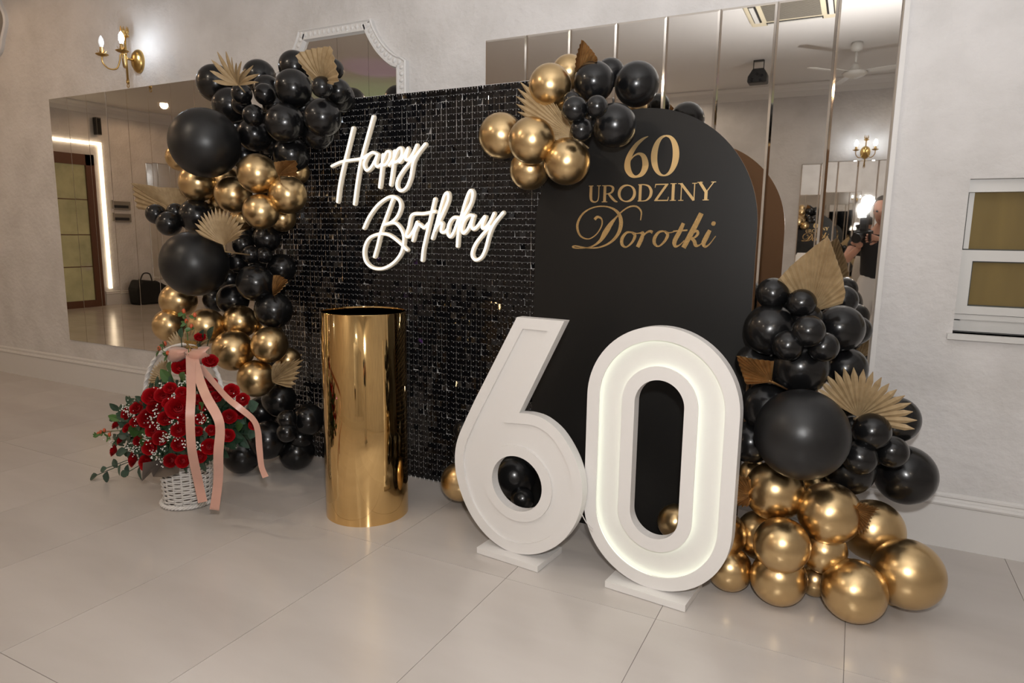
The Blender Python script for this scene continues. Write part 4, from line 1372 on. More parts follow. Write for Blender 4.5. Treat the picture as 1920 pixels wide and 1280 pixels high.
# ---- roses
def rose_mesh():
    """spiral bud wrapped in rounded overlapping petals with rolled rims"""
    b_ = MB()
    rr3 = random.Random(4)
    for ring, (cnt, rb_, rt_, hgt, span, roll) in enumerate([(2, 0.10, 0.15, 0.66, 3.6, 0.0), (3, 0.22, 0.30, 0.66, 2.7, 0.03), (4, 0.36, 0.50, 0.60, 2.2, 0.08), (5, 0.48, 0.72, 0.50, 1.75, 0.14), (6, 0.56, 0.95, 0.32, 1.45, 0.2)]):
        for k in range(cnt):
            a0 = 2 * math.pi * k / cnt + ring * 0.55 + rr3.uniform(-.1, .1)
            vs, fs = [], []
            nu, nv = 6, 7
            for i in range(nu):
                t = i / (nu - 1)
                for j in range(nv):
                    s_ = 2 * j / (nv - 1) - 1
                    a = a0 + s_ * span / 2
                    edge = math.sqrt(max(0.0, 1 - (abs(s_) ** 2.6) * 0.55))
                    tt = t * edge
                    rad2 = rb_ * 0.35 + (rt_ - rb_ * 0.35) * math.sin(tt * math.pi / 2) ** 0.8 + 0.035 * s_ + roll * max(0, tt - 0.7) * 1.8
                    z = -0.4 + (hgt + 0.4) * tt - roll * 2.2 * max(0, tt - 0.72) ** 1.2
                    vs.append(Vector((rad2 * math.cos(a), rad2 * math.sin(a), z)))
            for i in range(nu - 1):
                for j in range(nv - 1):
                    fs.append((i * nv + j, i * nv + j + 1, (i + 1) * nv + j + 1, (i + 1) * nv + j))
            b_.add(vs, fs)
    b_.ball((0, 0, 0.1), 0.10, 8, 6, (1, 1, 4))
    b_.lathe([(0.02, -0.5), (0.3, -0.42), (0.55, -0.2), (0.6, 0.0), (0.3, 0.1)], 12)
    o = b_.build('rose', 'rose', None, smooth=True)
    me = o.data
    bpy.data.objects.remove(o)
    return me


RM = rose_mesh()
ROSES = [(270, 640, 32), (212, 668, 30), (150, 735, 26), (213, 757, 24), (172, 828, 22), (137, 888, 30), (262, 720, 28), (362, 572, 46), (425, 566, 40), (466, 524, 30), (533, 548, 28), (376, 634, 36), (338, 700, 48), (452, 612, 27), (515, 640, 58), (440, 700, 36), (365, 770, 34), (410, 815, 36), (278, 830, 25), (347, 870, 36), (517, 768, 36), (517, 852, 34), (250, 940, 36), (325, 960, 38), (470, 946, 33), (538, 950, 32), (640, 924, 30), (640, 705, 27), (628, 776, 24), (662, 632, 22), (735, 574, 28), (700, 502, 36), (825, 540, 36), (890, 590, 32), (812, 690, 35), (868, 672, 28), (952, 740, 24), (803, 800, 32), (695, 866, 38), (706, 770, 26), (538, 402, 48), (700, 366, 36), (640, 226, 26), (545, 700, 26), (215, 690, 18), (625, 590, 26)]
rows = sorted(ROSES, key=lambda q: q[1])
for x, y, r in ROSES:
    if y < 470:
        P = at(*cpx('L3', x, y), BY - 0.06)
        # carried on a long stem
    else:
        P = bq(x, y, 0.01)
    dep = (P - CP).dot(CF)
    rw = r * CROPS['L3'][2] * dep / F_PX * 1.22
    o = bpy.data.objects.new('rose', RM)
    COL.objects.link(o)
    o.location = P
    o.scale = (rw, rw, rw * 0.9)
    out_ = (P - (core + Vector((0, 0.12, 0)))).normalized() * 0.9 + (CP - P).normalized() * 0.55 + Vector((0, 0, 0.25))
    q = out_.to_track_quat('Z', 'Y')
    o.rotation_euler = (q @ Matrix.Rotation(fr_.uniform(0, 6), 3, 'Z').to_quaternion()).to_euler()
    if y < 470:
        lb = {402: 'big red rose just below the pink bow', 366: 'red rose right of the pink bow inside the handle', 226: 'small red rose at the very top above the bow'}[y]
    else:
        side = 'left' if x < 330 else 'middle' if x < 620 else 'right'
        same = sorted([q2 for q2 in ROSES if q2[1] >= 470 and ('left' if q2[0] < 330 else 'middle' if q2[0] < 620 else 'right') == side], key=lambda q2: q2[1])
        lb = 'red rose, %s in the %s third of the basket bouquet' % (ORD[same.index((x, y, r))], side)
    tag(o, lb, 'rose', 'red roses in the basket')

# ---- baby's breath
GY = [(215, 655), (262, 685), (120, 825), (330, 815), (265, 875), (240, 860), (355, 705), (400, 735), (395, 665), (500, 705), (485, 800), (455, 800), (430, 835), (425, 940), (375, 905), (420, 520), (490, 565), (550, 500), (560, 850), (655, 700), (850, 585), (310, 845), (210, 640), (640, 860)]
gl = ['at the far left top edge', 'left under the upper left roses', 'at the far left edge', 'left of the middle rows', 'lower left by the eucalyptus', 'left beside the low left roses', 'left of the big middle rose', 'in front of the big left rose', 'above the big left rose', 'below the largest rose', 'front middle', 'front middle left', 'front middle low', 'above the lowest front roses', 'low front left', 'at the top by the handle', 'between the top roses', 'under the upper big rose', 'beside the first ribbon tail', 'between the ribbon tails', 'at the right roses', 'left low front', 'highest at the left', 'right of the first ribbon low']
gr = random.Random(8)
for (x, y), lb in zip(GY, gl):
    c_ = bq(x, y, 0.012)
    b = MB()
    for k in range(17):
        p = c_ + Vector((gr.gauss(0, .017), gr.gauss(-0.006, .008), gr.gauss(0, .015)))
        b.ball(p, gr.uniform(0.0024, 0.0038), 6, 4)
    b2 = MB()
    for k in range(6):
        b2.tube([c_ + Vector((0, 0.04, -0.03)), c_ + Vector((gr.gauss(0, .018), 0, gr.gauss(0, .015)))], 0.0008, 4)
    o = b2.build('gypsophila_sprig', 'leaf_green', None, loc=c_)
    tag(b.build('blossoms', 'gyps', o), kind='stuff')
    tag(o, "white baby's breath sprig in the bouquet, " + lb, 'flower', "baby's breath in the basket")

# ---- tissue collar
b = MB()
for pts in ([(305, 960), (300, 1068), (350, 1000), (365, 1042), (440, 1044), (515, 1020), (520, 960)],):
    P3 = [at(*cpx('L3', *q), BY - 0.19 + 0.012 * (k % 2)) for k, q in enumerate(pts)]
    cen = at(*cpx('L3', 430, 940), BY - 0.10)
    for a, c2 in zip(P3, P3[1:]):
        b.add([cen, a, c2, cen + Vector((0, 0.002, 0)), a + Vector((0, 0.002, 0)), c2 + Vector((0, 0.002, 0))], [(0, 1, 2), (3, 5, 4), (1, 4, 5, 2)])
for k in range(24):
    a0, a1 = math.pi * (0.9 + 1.2 * k / 24), math.pi * (0.9 + 1.2 * (k + 1) / 24)
    q = lambda a, r, z: Vector((BX + r * math.cos(a), BY + r * math.sin(a), z))
    b.add([q(a0, RT - 0.005, HB), q(a1, RT - 0.005, HB), q(a1, RT + 0.07 + 0.012 * (k % 2), HB + 0.03), q(a0, RT + 0.07 + 0.012 * ((k + 1) % 2), HB + 0.03)], [(0, 1, 2, 3)])
tag(b.build('tissue_collar', 'tissue', None, loc=(BX, BY, HB)), 'dark translucent wrapping paper around the basket rim', 'paper')

# ---- ribbon bow
rb = thing('ribbon_bow', at(*cpx('L3', 580, 320), BY - 0.06), 'dusty pink satin ribbon bow with long tails on the basket handle', 'ribbon')


def ribbon(name, pts, wpx, parent, twist=None):
    """pts: (crop x, crop y, Y)"""
    sp = spline(pts, 7)
    c3 = [at(*cpx('L3', q[0], q[1]), q[2]) for q in sp]
    vs, fs = [], []
    n_ = len(c3)
    for i, p in enumerate(c3):
        t = (c3[min(n_ - 1, i + 1)] - c3[max(0, i - 1)]).normalized()
        vdir = (CP - p).normalized()
        s_ = t.cross(vdir).normalized()
        if twist:
            s_ = Matrix.Rotation(twist * math.sin(i / n_ * 9), 3, t) @ s_
        hw = wpx * CROPS['L3'][2] * ((p - CP).dot(CF)) / F_PX / 2
        f = vdir * 0.0006
        vs += [p - s_ * hw + f, p + s_ * hw + f, p + s_ * hw - f, p - s_ * hw - f]
    for i in range(n_ - 1):
        for j in range(4):
            fs.append((i * 4 + j, i * 4 + (j + 1) % 4, (i + 1) * 4 + (j + 1) % 4, (i + 1) * 4 + j))
    fs += [(0, 1, 2, 3), tuple((n_ - 1) * 4 + j for j in range(4))]
    return MB().add(vs, fs).build(name, 'ribbon', parent, smooth=True, angle=50)


yb_ = BY - 0.05
ribbon('tail', [(584, 330, yb_ - .03), (586, 430, yb_ - .14), (588, 560, yb_ - .24), (582, 700, yb_ - .28), (590, 860, yb_ - .27), (606, 960, yb_ - .23), (632, 1080, yb_ - .17), (656, 1190, yb_ - .15)], 50, rb, 0.25)
ribbon('tail', [(598, 335, yb_ - .03), (630, 450, yb_ - .15), (676, 570, yb_ - .24), (742, 690, yb_ - .27), (758, 770, yb_ - .27), (748, 900, yb_ - .26), (746, 1060, yb_ - .19), (724, 1236, yb_ - .17)], 54, rb, 0.35)
ribbon('tail', [(640, 395, yb_ - .06), (720, 490, yb_ - .14), (800, 580, yb_ - .18), (880, 645, yb_ - .16), (950, 705, yb_ - .12), (978, 770, yb_ - .10), (988, 880, yb_ - .08), (1000, 980, yb_ - .07), (1024, 1044, yb_ - .06)], 36, rb, 0.5)


def loop_mesh(pts, d, name):
    """one puffed loop of the bow: a curved band seen from the front"""
    P = [at(*cpx('L3', x, y), yb_ - 0.01) for x, y in pts]
    n_ = len(P) // 2
    top, bot = P[:n_], P[n_:]
    vs, fs = [], []
    K = 7
    for i in range(n_):
        u = i / (n_ - 1)
        for j in range(K):
            t = j / (K - 1)
            q = top[i].lerp(bot[i], t)
            q = q + Vector((0, -d * math.sin(math.pi * t) * math.sin(math.pi * (0.25 + 0.6 * u)) - 0.012 * math.sin(9 * t) * (1 - u), 0))
            vs.append(q)
    for i in range(n_ - 1):
        for j in range(K - 1):
            fs.append((i * K + j, i * K + j + 1, (i + 1) * K + j + 1, (i + 1) * K + j))
    o = MB().add(vs, fs).build(name, 'ribbon', rb, smooth=True)
    s_ = o.modifiers.new('thick', 'SOLIDIFY')
    s_.thickness = 0.0025
    return o


loop_mesh([(578, 300), (545, 285), (505, 278), (470, 280), (462, 286), (578, 330), (552, 352), (522, 372), (500, 382), (470, 345)], 0.05, 'bow_loop')
loop_mesh([(582, 300), (612, 286), (650, 278), (685, 278), (698, 284), (582, 330), (608, 352), (630, 372), (652, 384), (698, 332)], 0.05, 'bow_loop')
loop_mesh([(560, 312), (530, 318), (508, 322), (545, 330), (530, 345), (515, 352)], 0.02, 'bow_loop')
MB().ball(at(*cpx('L3', 580, 318), yb_ - 0.035), 0.017, 12, 8, (0.9, 0.8, 1.3)).build('bow_knot', 'ribbon', rb, smooth=True)

# ---- gold topper with two lines of script
tp = thing('greeting_topper', at(*cpx('L3', 578, 275), BY - 0.11), 'small gold script topper reading Serdeczne Życzenia above the bow', 'topper')
for txt, cx, cyy, hpx in (('Serdeczne', 582, 263, 36), ('Życzenia', 590, 287, 30)):
    cu = bpy.data.curves.new('t', 'FONT')
    cu.body = txt
    cu.align_x = 'CENTER'
    cu.shear = 0.35
    cu.extrude = 0.001
    cu.offset = 0.0004
    p = at(*cpx('L3', cx, cyy), BY - 0.11)
    cu.size = hpx * CROPS['L3'][2] * (p - CP).dot(CF) / F_PX
    o = bpy.data.objects.new('t', cu)
    COL.objects.link(o)
    me = bpy.data.meshes.new_from_object(o.evaluated_get(bpy.context.evaluated_depsgraph_get()))
    bpy.data.objects.remove(o)
    wl = max(v.co.x for v in me.vertices) - min(v.co.x for v in me.vertices)
    k_ = 105 * CROPS['L3'][2] * (p - CP).dot(CF) / F_PX / wl
    vs = [p + Vector((v.co.x * k_, -v.co.z, v.co.y)) for v in me.vertices]
    fs = [tuple(q.vertices) for q in me.polygons]
    MB().add(vs, fs).build('script_line', 'topper', tp)
pt = at(*cpx('L3', 578, 285), BY - 0.10)
MB().tube([pt, pt + Vector((0, 0.03, -0.08))], 0.0018, 6).build('stick', 'topper', tp)

# ================================================================== SEEN ONLY IN THE MIRRORS
# recessed ceiling lights; last two added unseen to brighten the opposite wall
for k, (x, y) in enumerate(DOWNLIGHTS):
    nm = ['left of the camera', 'behind the camera to its right', 'over the left mirror', 'far left near the opposite wall', 'far left near the mirror wall', 'near the far door', 'added unseen to brighten the opposite wall at right', 'added unseen to brighten the opposite wall at left'][k]
    d_ = thing('downlight', (x, y, ZC), 'small round warm ceiling spotlight ' + nm, 'ceiling light', 'ceiling spotlights')
    M = Matrix.Translation((x, y, ZC))
    MB().lathe([(0.032, -0.012), (0.048, -0.012), (0.05, 0.0)], 20, M).build('trim_ring', 'white_plastic', d_, smooth=True)
    MB().lathe([(0.03, -0.0135), (0.03, -0.012)], 20, M).build('lens', 'downlight', d_)

# ceiling cassette air conditioner
ac_ = thing('air_conditioner', (-0.72, -3.75, ZC), 'cream ceiling cassette air conditioner reflected at the mirror top', 'air conditioner')
ax, ay, hw = -0.72, -3.75, 0.41
MB().box((ax - hw, ay - hw, ZC - 0.035), (ax + hw, ay + hw, ZC - 0.001)).box((ax - hw + 0.015, ay - hw + 0.015, ZC - 0.045), (ax + hw - 0.015, ay + hw - 0.015, ZC - 0.03)).build('panel', 'cream_plastic', ac_)
b = MB()
for k in range(22):
    y = ay - 0.24 + k * 0.0225
    b.box((ax - 0.25, y, ZC - 0.052), (ax + 0.25, y + 0.010, ZC - 0.044))
tag(b.build('intake_grille', 'grey_plastic', ac_), kind='stuff')
for s_ in (-1, 1):
    MB().box((ax + s_ * 0.33 - 0.035, ay - 0.26, ZC - 0.049), (ax + s_ * 0.33 + 0.035, ay + 0.26, ZC - 0.044)).build('air_slot', 'black_plastic', ac_)
    MB().box((ax + s_ * 0.335 - 0.02, ay - 0.25, ZC - 0.056), (ax + s_ * 0.335 + 0.02, ay + 0.25, ZC - 0.049)).build('vane', 'white_plastic', ac_)
    MB().box((ax - 0.26, ay + s_ * 0.33 - 0.035, ZC - 0.049), (ax + 0.26, ay + s_ * 0.33 + 0.035, ZC - 0.044)).build('air_slot', 'black_plastic', ac_)
    MB().box((ax - 0.25, ay + s_ * 0.335 - 0.02, ZC - 0.056), (ax + 0.25, ay + s_ * 0.335 + 0.02, ZC - 0.049)).build('vane', 'white_plastic', ac_)

# ceiling fan
fx, fy = -0.15, -5.43
fn = thing('ceiling_fan', (fx, fy, ZC), 'white ceiling fan with long thin blades reflected in the right mirror', 'fan')
M = Matrix.Translation((fx, fy, 0))
MB().lathe([(0.02, 3.40), (0.06, 3.42), (0.065, 3.47), (0.05, ZC)], 20, M).build('canopy', 'white_plastic', fn, smooth=True)
MB().lathe([(0.012, 3.2), (0.012, 3.42)], 12, M).build('down_rod', 'white_plastic', fn, smooth=True)
MB().lathe([(0.03, 3.27), (0.045, 3.24), (0.055, 3.2), (0.12, 3.185), (0.135, 3.17), (0.11, 3.145), (0.05, 3.12), (0.01, 3.11)], 24, M).build('motor', 'white_plastic', fn, smooth=True)
for k in range(3):
    Mb = M @ Matrix.Rotation(rad(12 + 120 * k), 4, 'Z') @ Matrix.Translation((0, 0, 3.18)) @ Matrix.Rotation(rad(10), 4, 'X')
    b = MB()
    lp = [Mb @ Vector(q) for q in ((0.1, -0.03, 0), (0.3, -0.055, 0), (0.66, -0.065, 0), (0.69, 0, 0), (0.66, 0.065, 0), (0.3, 0.055, 0), (0.1, 0.03, 0))]
    b.prism(lp, Mb.to_3x3() @ Vector((0, 0, 0.005)))
    b.build('blade', 'white_plastic', fn)

# stage light under the ceiling
sx_, sy_ = -1.25, -5.7
sl = thing('stage_light', (sx_, sy_, ZC), 'small black stage light hung from the ceiling, reflected above the arch', 'stage light')
b = MB().box((sx_ - 0.06, sy_ - 0.03, ZC - 0.012), (sx_ + 0.06, sy_ + 0.03, ZC))
for s_ in (-1, 1):
    b.box((sx_ + s_ * 0.06 - 0.004, sy_ - 0.012, ZC - 0.14), (sx_ + s_ * 0.06 + 0.004, sy_ + 0.012, ZC))
b.build('bracket', 'black_plastic', sl)
lp = [(-0.11, 3.30), (-0.115, 3.24), (-0.105, 3.225), (0.105, 3.225), (0.115, 3.24), (0.11, 3.33), (0.07, 3.39), (-0.055, 3.39)]
bo = MB().prism([Vector((sx_ + q[0], sy_ + 0.09, q[1])) for q in lp], (0, -0.18, 0)).build('housing', 'black_plastic', sl)
bm_ = bo.modifiers.new('bev', 'BEVEL')
bm_.width = 0.015
bm_.segments = 2
for q in ((-0.05, 3.28), (0.0, 3.32), (0.055, 3.3), (-0.06, 3.25), (0.04, 3.25)):
    MB().lathe([(0.014, 0.09), (0.016, 0.1), (0.008, 0.104), (0.001, 0.105)], 12, Matrix.Translation((sx_ + q[0], sy_, q[1])) @ Matrix.Rotation(rad(-90), 4, 'X')).build('lens', 'lens_glass', sl, smooth=True)

# party light on the floor behind the camera
pl_ = thing('party_light', (-7.15, -6.7, 0), 'small black floor spotlight with violet lens by the opposite wall', 'stage light')
MB().box((-7.3, -6.85, 0), (-7.0, -6.6, 0.03)).build('foot', 'black_plastic', pl_)
MB().lathe([(0.06, 0.03), (0.09, 0.1), (0.1, 0.4), (0.095, 0.42)], 20, Matrix.Translation((-7.15, -6.72, 0))).build('can', 'black_plastic', pl_, smooth=True, angle=40)
MB().lathe([(0.085, 0.42), (0.08, 0.43), (0.001, 0.435)], 20, Matrix.Translation((-7.15, -6.72, 0))).build('lens', 'party_violet', pl_, smooth=True)

# far end wall: glazed door in a lit frame
dr = thing('door_1', (XL, -3.1, 0), kind='structure')
ya, yb2, zt_ = -4.0, -2.2, 2.62
for (a, c2) in (((ya, 0.0), (ya + 0.13, zt_)), ((yb2 - 0.13, 0.0), (yb2, zt_)), ((ya, zt_ - 0.18), (yb2, zt_)), ((ya + 0.13, 0), (yb2 - 0.13, 0.12)), (((ya + yb2) / 2 - 0.05, 0.12), ((ya + yb2) / 2 + 0.05, zt_ - 0.18))):
    MB().box((XL, a[0], a[1]), (XL + 0.06, c2[0], c2[1])).build('door_rail', 'wood_door', dr)
for y0, y1 in ((ya + 0.13, (ya + yb2) / 2 - 0.05), ((ya + yb2) / 2 + 0.05, yb2 - 0.13)):
    for z0, z1 in ((0.12, 0.7), (0.715, 1.25), (1.265, 1.85), (1.865, zt_ - 0.18)):
        MB().box((XL + 0.01, y0, z0), (XL + 0.022, y1, z1)).build('pane', 'door_glass', dr)
    for z in (0.7, 1.25, 1.85):
        MB().box((XL + 0.01, y0, z), (XL + 0.03, y1, z + 0.015)).build('glazing_bar', 'wood_door', dr)
MB().tube([(XL + 0.06, (ya + yb2) / 2 - 0.05, 1.0), (XL + 0.1, (ya + yb2) / 2 - 0.05, 1.0), (XL + 0.1, (ya + yb2) / 2 - 0.05, 1.15), (XL + 0.06, (ya + yb2) / 2 - 0.05, 1.15)], 0.01, 8).build('door_handle', 'brass', dr)
ls = thing('led_frame', (XL, -3.1, 0.3), 'warm glowing light strip framing the far door, reflected at left', 'light strip')
MB().box((XL, -4.17, 2.80), (XL + 0.03, -2.03, 2.85)).build('strip', 'led_warm', ls)
MB().box((XL, -4.17, 0.30), (XL + 0.03, -4.12, 2.80)).build('strip', 'led_warm', ls)
MB().box((XL, -2.08, 0.30), (XL + 0.03, -2.03, 2.80)).build('strip', 'led_warm', ls)
ws = thing('wall_speaker', (XL, -4.1, 3.0), 'slim black loudspeaker above the far door corner, reflected at left', 'loudspeaker')
MB().box((XL + 0.02, -4.14, 2.97), (XL + 0.12, -4.06, 3.26)).build('cabinet', 'black_plastic', ws)
MB().box((XL, -4.12, 3.08), (XL + 0.02, -4.08, 3.16)).build('bracket', 'black_plastic', ws)
MB().box((XL + 0.12, -4.13, 2.985), (XL + 0.126, -4.07, 3.245)).build('grille', 'fabric_black', ws)
for z, lb in ((1.72, 'upper'), (1.50, 'lower')):  # pair of wall vents, each a grey housing with a dark slot
    vt = thing('wall_vent', (XL, -4.46, z), '%s of two small grey vents beside the far door' % lb, 'wall vent')
    MB().box((XL, -4.66, z), (XL + 0.03, -4.28, z + 0.15)).build('housing', 'grey_plastic', vt)
    MB().box((XL + 0.03, -4.62, z + 0.03), (XL + 0.034, -4.32, z + 0.08)).build('vent_slot', 'black_plastic', vt)
bg = thing('black_bag', (XL + 0.35, -4.85, 0), 'black fabric bag on the floor by the far wall, reflected at left', 'bag')
o = MB().prism([Vector((XL + 0.12, y, z)) for y, z in ((-5.25, 0), (-4.45, 0), (-4.42, 0.3), (-4.5, 0.46), (-4.8, 0.42), (-5.0, 0.3), (-5.2, 0.28))], (0.32, 0, 0)).build('bag_body', 'fabric_black', bg)
m_ = o.modifiers.new('bev', 'BEVEL')
m_.width = 0.04
m_.segments = 3
MB().tube(spline([(XL + 0.28, -4.55, 0.44), (XL + 0.28, -4.62, 0.56), (XL + 0.28, -4.74, 0.55), (XL + 0.28, -4.78, 0.42)], 5), 0.012, 7).build('carry_strap', 'fabric_black', bg)

# ================================================================== PHOTOGRAPHER (seen in the mirror)
CB = CP - CF * 0.014                       # front of the lens
Mc = Matrix(((CR.x, CU.x, -CF.x, CB.x), (CR.y, CU.y, -CF.y, CB.y), (CR.z, CU.z, -CF.z, CB.z), (0, 0, 0, 1)))
ph = thing('photo_camera', CB + Vector((0, -0.1, -0.06)), 'black camera with flash held by the photographer in the mirror', 'camera')
MB().lathe([(0.040, 0.0), (0.043, 0.0), (0.043, 0.03), (0.038, 0.035), (0.038, 0.085), (0.034, 0.09), (0.034, 0.115)], 28, Mc).build('lens', 'black_plastic', ph, smooth=True, angle=40)
MB().lathe([(0.001, 0.012), (0.038, 0.006), (0.038, 0.004)], 24, Mc).build('front_glass', 'lens_glass', ph, smooth=True)
b = MB().box((-0.07, -0.05, 0.115), (0.07, 0.045, 0.175), Mc).box((-0.03, 0.045, 0.12), (0.03, 0.075, 0.17), Mc).box((-0.078, -0.048, 0.09), (-0.045, 0.04, 0.16), Mc)
o = b.build('camera_body', 'black_plastic', ph)
m_ = o.modifiers.new('bev', 'BEVEL')
m_.width = 0.006
m_.segments = 2
fb = MB().box((-0.028, 0.075, 0.125), (0.028, 0.17, 0.17), Mc).build('flash_body', 'black_plastic', ph)
fh_c = FLASH
MB().box((-0.036, 0.172, 0.11), (0.036, 0.222, 0.178), Mc).build('flash_head', 'black_plastic', fb)
MB().box((-0.034, 0.174, 0.104), (0.034, 0.255, 0.1085), Mc).build('flash_diffuser', 'flash_face', fb)

# person: one skinned body plus clothes, standing behind the camera
pr = thing('person', (0.22, -3.80, 0), 'person in black T-shirt and white trousers photographing, reflected in the mirror', 'person')


def skinned(name, m, verts, edges, radii, parent, root=0, sub=2):
    me = bpy.data.meshes.new(name)
    base = ORG[parent.name]
    me.from_pydata([tuple(Vector(v) - base) for v in verts], edges, [])
    me.materials.append(MATS[m])
    o_ = bpy.data.objects.new(name, me)
    COL.objects.link(o_)
    o_.parent = parent
    ORG[o_.name] = base
    sk = o_.modifiers.new('skin', 'SKIN')
    sk.use_smooth_shade = True
    for i, v in enumerate(me.skin_vertices[0].data):
        r_ = radii[i]
        v.radius = r_ if isinstance(r_, tuple) else (r_, r_)
        v.use_root = (i == root)
    s_ = o_.modifiers.new('sub', 'SUBSURF')
    s_.levels = sub
    s_.render_levels = sub
    return o_


px0, py0 = 0.22, -3.80
gripR = Mc @ Vector((0.085, -0.01, 0.14))     # right hand on the grip (viewer's right in the mirror)
gripL = Mc @ Vector((0.0, -0.055, 0.075))     # left hand under the lens
V = [(px0, py0, 0.93), (px0, py0 + 0.01, 1.08), (px0, py0, 1.25), (px0, py0, 1.38), (px0 - 0.005, py0 + 0.03, 1.46), (px0 - 0.01, py0 + 0.05, 1.50),
     (px0 + 0.10, py0, 0.90), (px0 + 0.11, py0 + 0.02, 0.50), (px0 + 0.12, py0 - 0.02, 0.09), (px0 + 0.13, py0 + 0.10, 0.035),
     (px0 - 0.10, py0, 0.90), (px0 - 0.12, py0 + 0.03, 0.50), (px0 - 0.14, py0 + 0.0, 0.09), (px0 - 0.16, py0 + 0.12, 0.035),
     (px0 + 0.17, py0, 1.365), (px0 + 0.30, py0 + 0.06, 1.13), tuple(gripR + Vector((0.05, -0.06, -0.02))),
     (px0 - 0.17, py0, 1.365), (px0 - 0.29, py0 + 0.13, 1.13), tuple(gripL + Vector((0.0, -0.05, -0.035)))]
E_ = [(0, 1), (1, 2), (2, 3), (3, 4), (4, 5), (0, 6), (6, 7), (7, 8), (8, 9), (0, 10), (10, 11), (11, 12), (12, 13), (3, 14), (14, 15), (15, 16), (3, 17), (17, 18), (18, 19)]
RAD = [(0.11, 0.08), (0.11, 0.08), (0.155, 0.11), (0.10, 0.08), 0.055, 0.052, 0.085, 0.056, 0.04, 0.03, 0.085, 0.056, 0.04, 0.03, 0.06, 0.043, 0.028, 0.06, 0.043, 0.028]
body = skinned('body', 'skin', V, E_, RAD, pr)
# head with face
hd = Vector((px0 - 0.01, py0 + 0.09, 1.595))
b = MB()
prof = [(0.002, -0.125), (0.035, -0.12), (0.055, -0.095), (0.066, -0.06), (0.074, -0.01), (0.077, 0.03), (0.073, 0.07), (0.055, 0.10), (0.03, 0.115), (0.002, 0.12)]
Mh = Matrix.Translation(hd) @ Matrix.Rotation(rad(14), 4, 'Z') @ Matrix.Rotation(rad(-14), 4, 'X')
b.lathe(prof, 24, Mh, 1.0, 1.22)
b.add([Mh @ Vector(q) for q in ((-0.008, 0.088, 0.02), (0.008, 0.088, 0.02), (0.017, 0.09, -0.03), (-0.017, 0.09, -0.03), (0, 0.115, -0.026))], [(0, 1, 4), (1, 2, 4), (2, 3, 4), (3, 0, 4)])
for s_ in (-1, 1):
    b.lathe([(0.002, -0.032), (0.014, -0.02), (0.018, 0.005), (0.012, 0.028), (0.002, 0.032)], 8, Mh @ Matrix.Translation((s_ * 0.077, -0.005, -0.005)), 0.5, 1.0)
hdo = b.build('head', 'skin', pr, smooth=True)
for s_ in (-1, 1):
    MB().ball(Mh @ Vector((s_ * 0.03, 0.083, 0.012)), 0.011, 10, 6, (1.3, 0.7, 0.8)).build('eye', 'black_plastic', hdo, smooth=True)
MB().tube([Mh @ Vector(q) for q in ((-0.025, 0.078, -0.066), (0, 0.086, -0.068), (0.025, 0.078, -0.066))], 0.005, 6).build('mouth', 'lip', hdo)
hb = MB()
hb.lathe([(0.080, -0.02), (0.084, 0.03), (0.080, 0.075), (0.062, 0.108), (0.035, 0.126), (0.002, 0.132)], 24, Mh @ Matrix.Translation((0, -0.012, 0.004)) @ Matrix.Rotation(rad(18), 4, 'X'), 1.0, 1.2)
hb.build('hair', 'hair', pr, smooth=True)
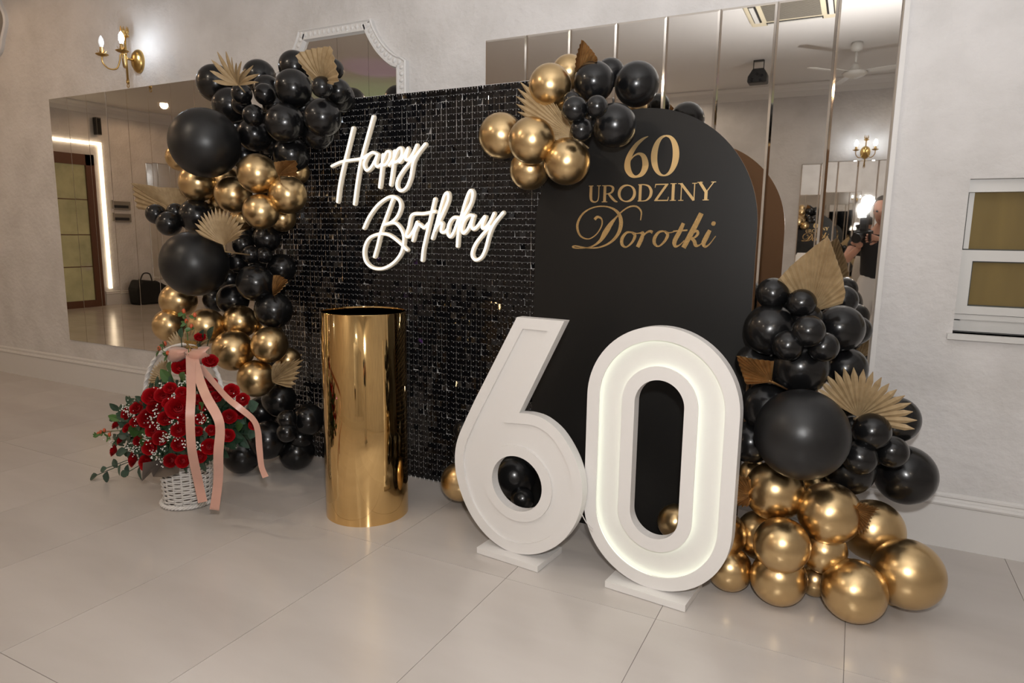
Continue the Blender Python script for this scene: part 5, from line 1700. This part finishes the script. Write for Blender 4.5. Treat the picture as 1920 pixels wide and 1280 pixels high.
# T-shirt, trousers, shoes
VS = [(px0, py0, 0.93), (px0, py0 + 0.01, 1.08), (px0, py0, 1.25), (px0, py0, 1.385), (px0 + 0.175, py0, 1.37), (px0 + 0.245, py0 + 0.035, 1.235), (px0 - 0.175, py0, 1.37), (px0 - 0.24, py0 + 0.075, 1.235)]
skinned('t_shirt', 'shirt', VS, [(0, 1), (1, 2), (2, 3), (3, 4), (4, 5), (3, 6), (6, 7)], [(0.18, 0.135), (0.165, 0.13), (0.185, 0.135), (0.13, 0.10), 0.078, 0.066, 0.078, 0.066], pr)
VT = [(px0, py0, 1.10), (px0, py0, 0.88), (px0 + 0.10, py0, 0.80), (px0 + 0.11, py0 + 0.02, 0.50), (px0 + 0.12, py0 - 0.02, 0.10), (px0 - 0.10, py0, 0.80), (px0 - 0.12, py0 + 0.03, 0.50), (px0 - 0.14, py0, 0.10)]
skinned('trousers', 'trousers', VT, [(0, 1), (1, 2), (2, 3), (3, 4), (1, 5), (5, 6), (6, 7)], [(0.155, 0.115), (0.18, 0.135), 0.108, 0.085, 0.07, 0.108, 0.085, 0.07], pr)
for q, e in ((V[8], V[9]), (V[12], V[13])):
    skinned('shoe', 'shoe', [(q[0], q[1] - 0.05, 0.05), (q[0], q[1] + 0.04, 0.05), (e[0], e[1] + 0.06, 0.04)], [(0, 1), (1, 2)], [(0.045, 0.05), (0.05, 0.05), (0.045, 0.036)], pr)
# hands: palm and five bent fingers each
def hand(wrist, palm_c, fdir, side, curl, name):
    f = Vector(fdir).normalized()
    s = Vector(side)
    s = (s - f * s.dot(f)).normalized()
    n_ = f.cross(s) * curl
    vs = [Vector(wrist), Vector(palm_c)]
    es = [(0, 1)]
    rs = [0.026, (0.034, 0.018)]
    for k, (off, L) in enumerate(((-0.030, 0.030), (-0.010, 0.034), (0.010, 0.032), (0.029, 0.026))):
        a = Vector(palm_c) + f * 0.035 + s * off
        b1 = a + f * L
        b2 = b1 + f * L * 0.55 + n_ * L * 0.6
        b3 = b2 + f * L * 0.1 + n_ * L * 0.6
        i = len(vs)
        vs += [a, b1, b2, b3]
        es += [(1, i), (i, i + 1), (i + 1, i + 2), (i + 2, i + 3)]
        rs += [0.0105, 0.0095, 0.0088, 0.0075]
    a = Vector(palm_c) - s * 0.036 - f * 0.005
    i = len(vs)
    vs += [a, a - s * 0.02 + f * 0.025, a - s * 0.022 + f * 0.052 + n_ * 0.01]
    es += [(1, i), (i, i + 1), (i + 1, i + 2)]
    rs += [0.013, 0.0115, 0.0095]
    skinned(name, 'skin', [tuple(v) for v in vs], es, rs, pr, 1, 2)


hand(V[16], gripR + Vector((0.012, -0.025, 0)), CF * 0.7 - CR * 0.6, CU, 1, 'hand')
hand(V[19], gripL + Vector((0.0, -0.02, -0.012)), CF * 0.8 + CU * 0.3, CR, -1, 'hand')
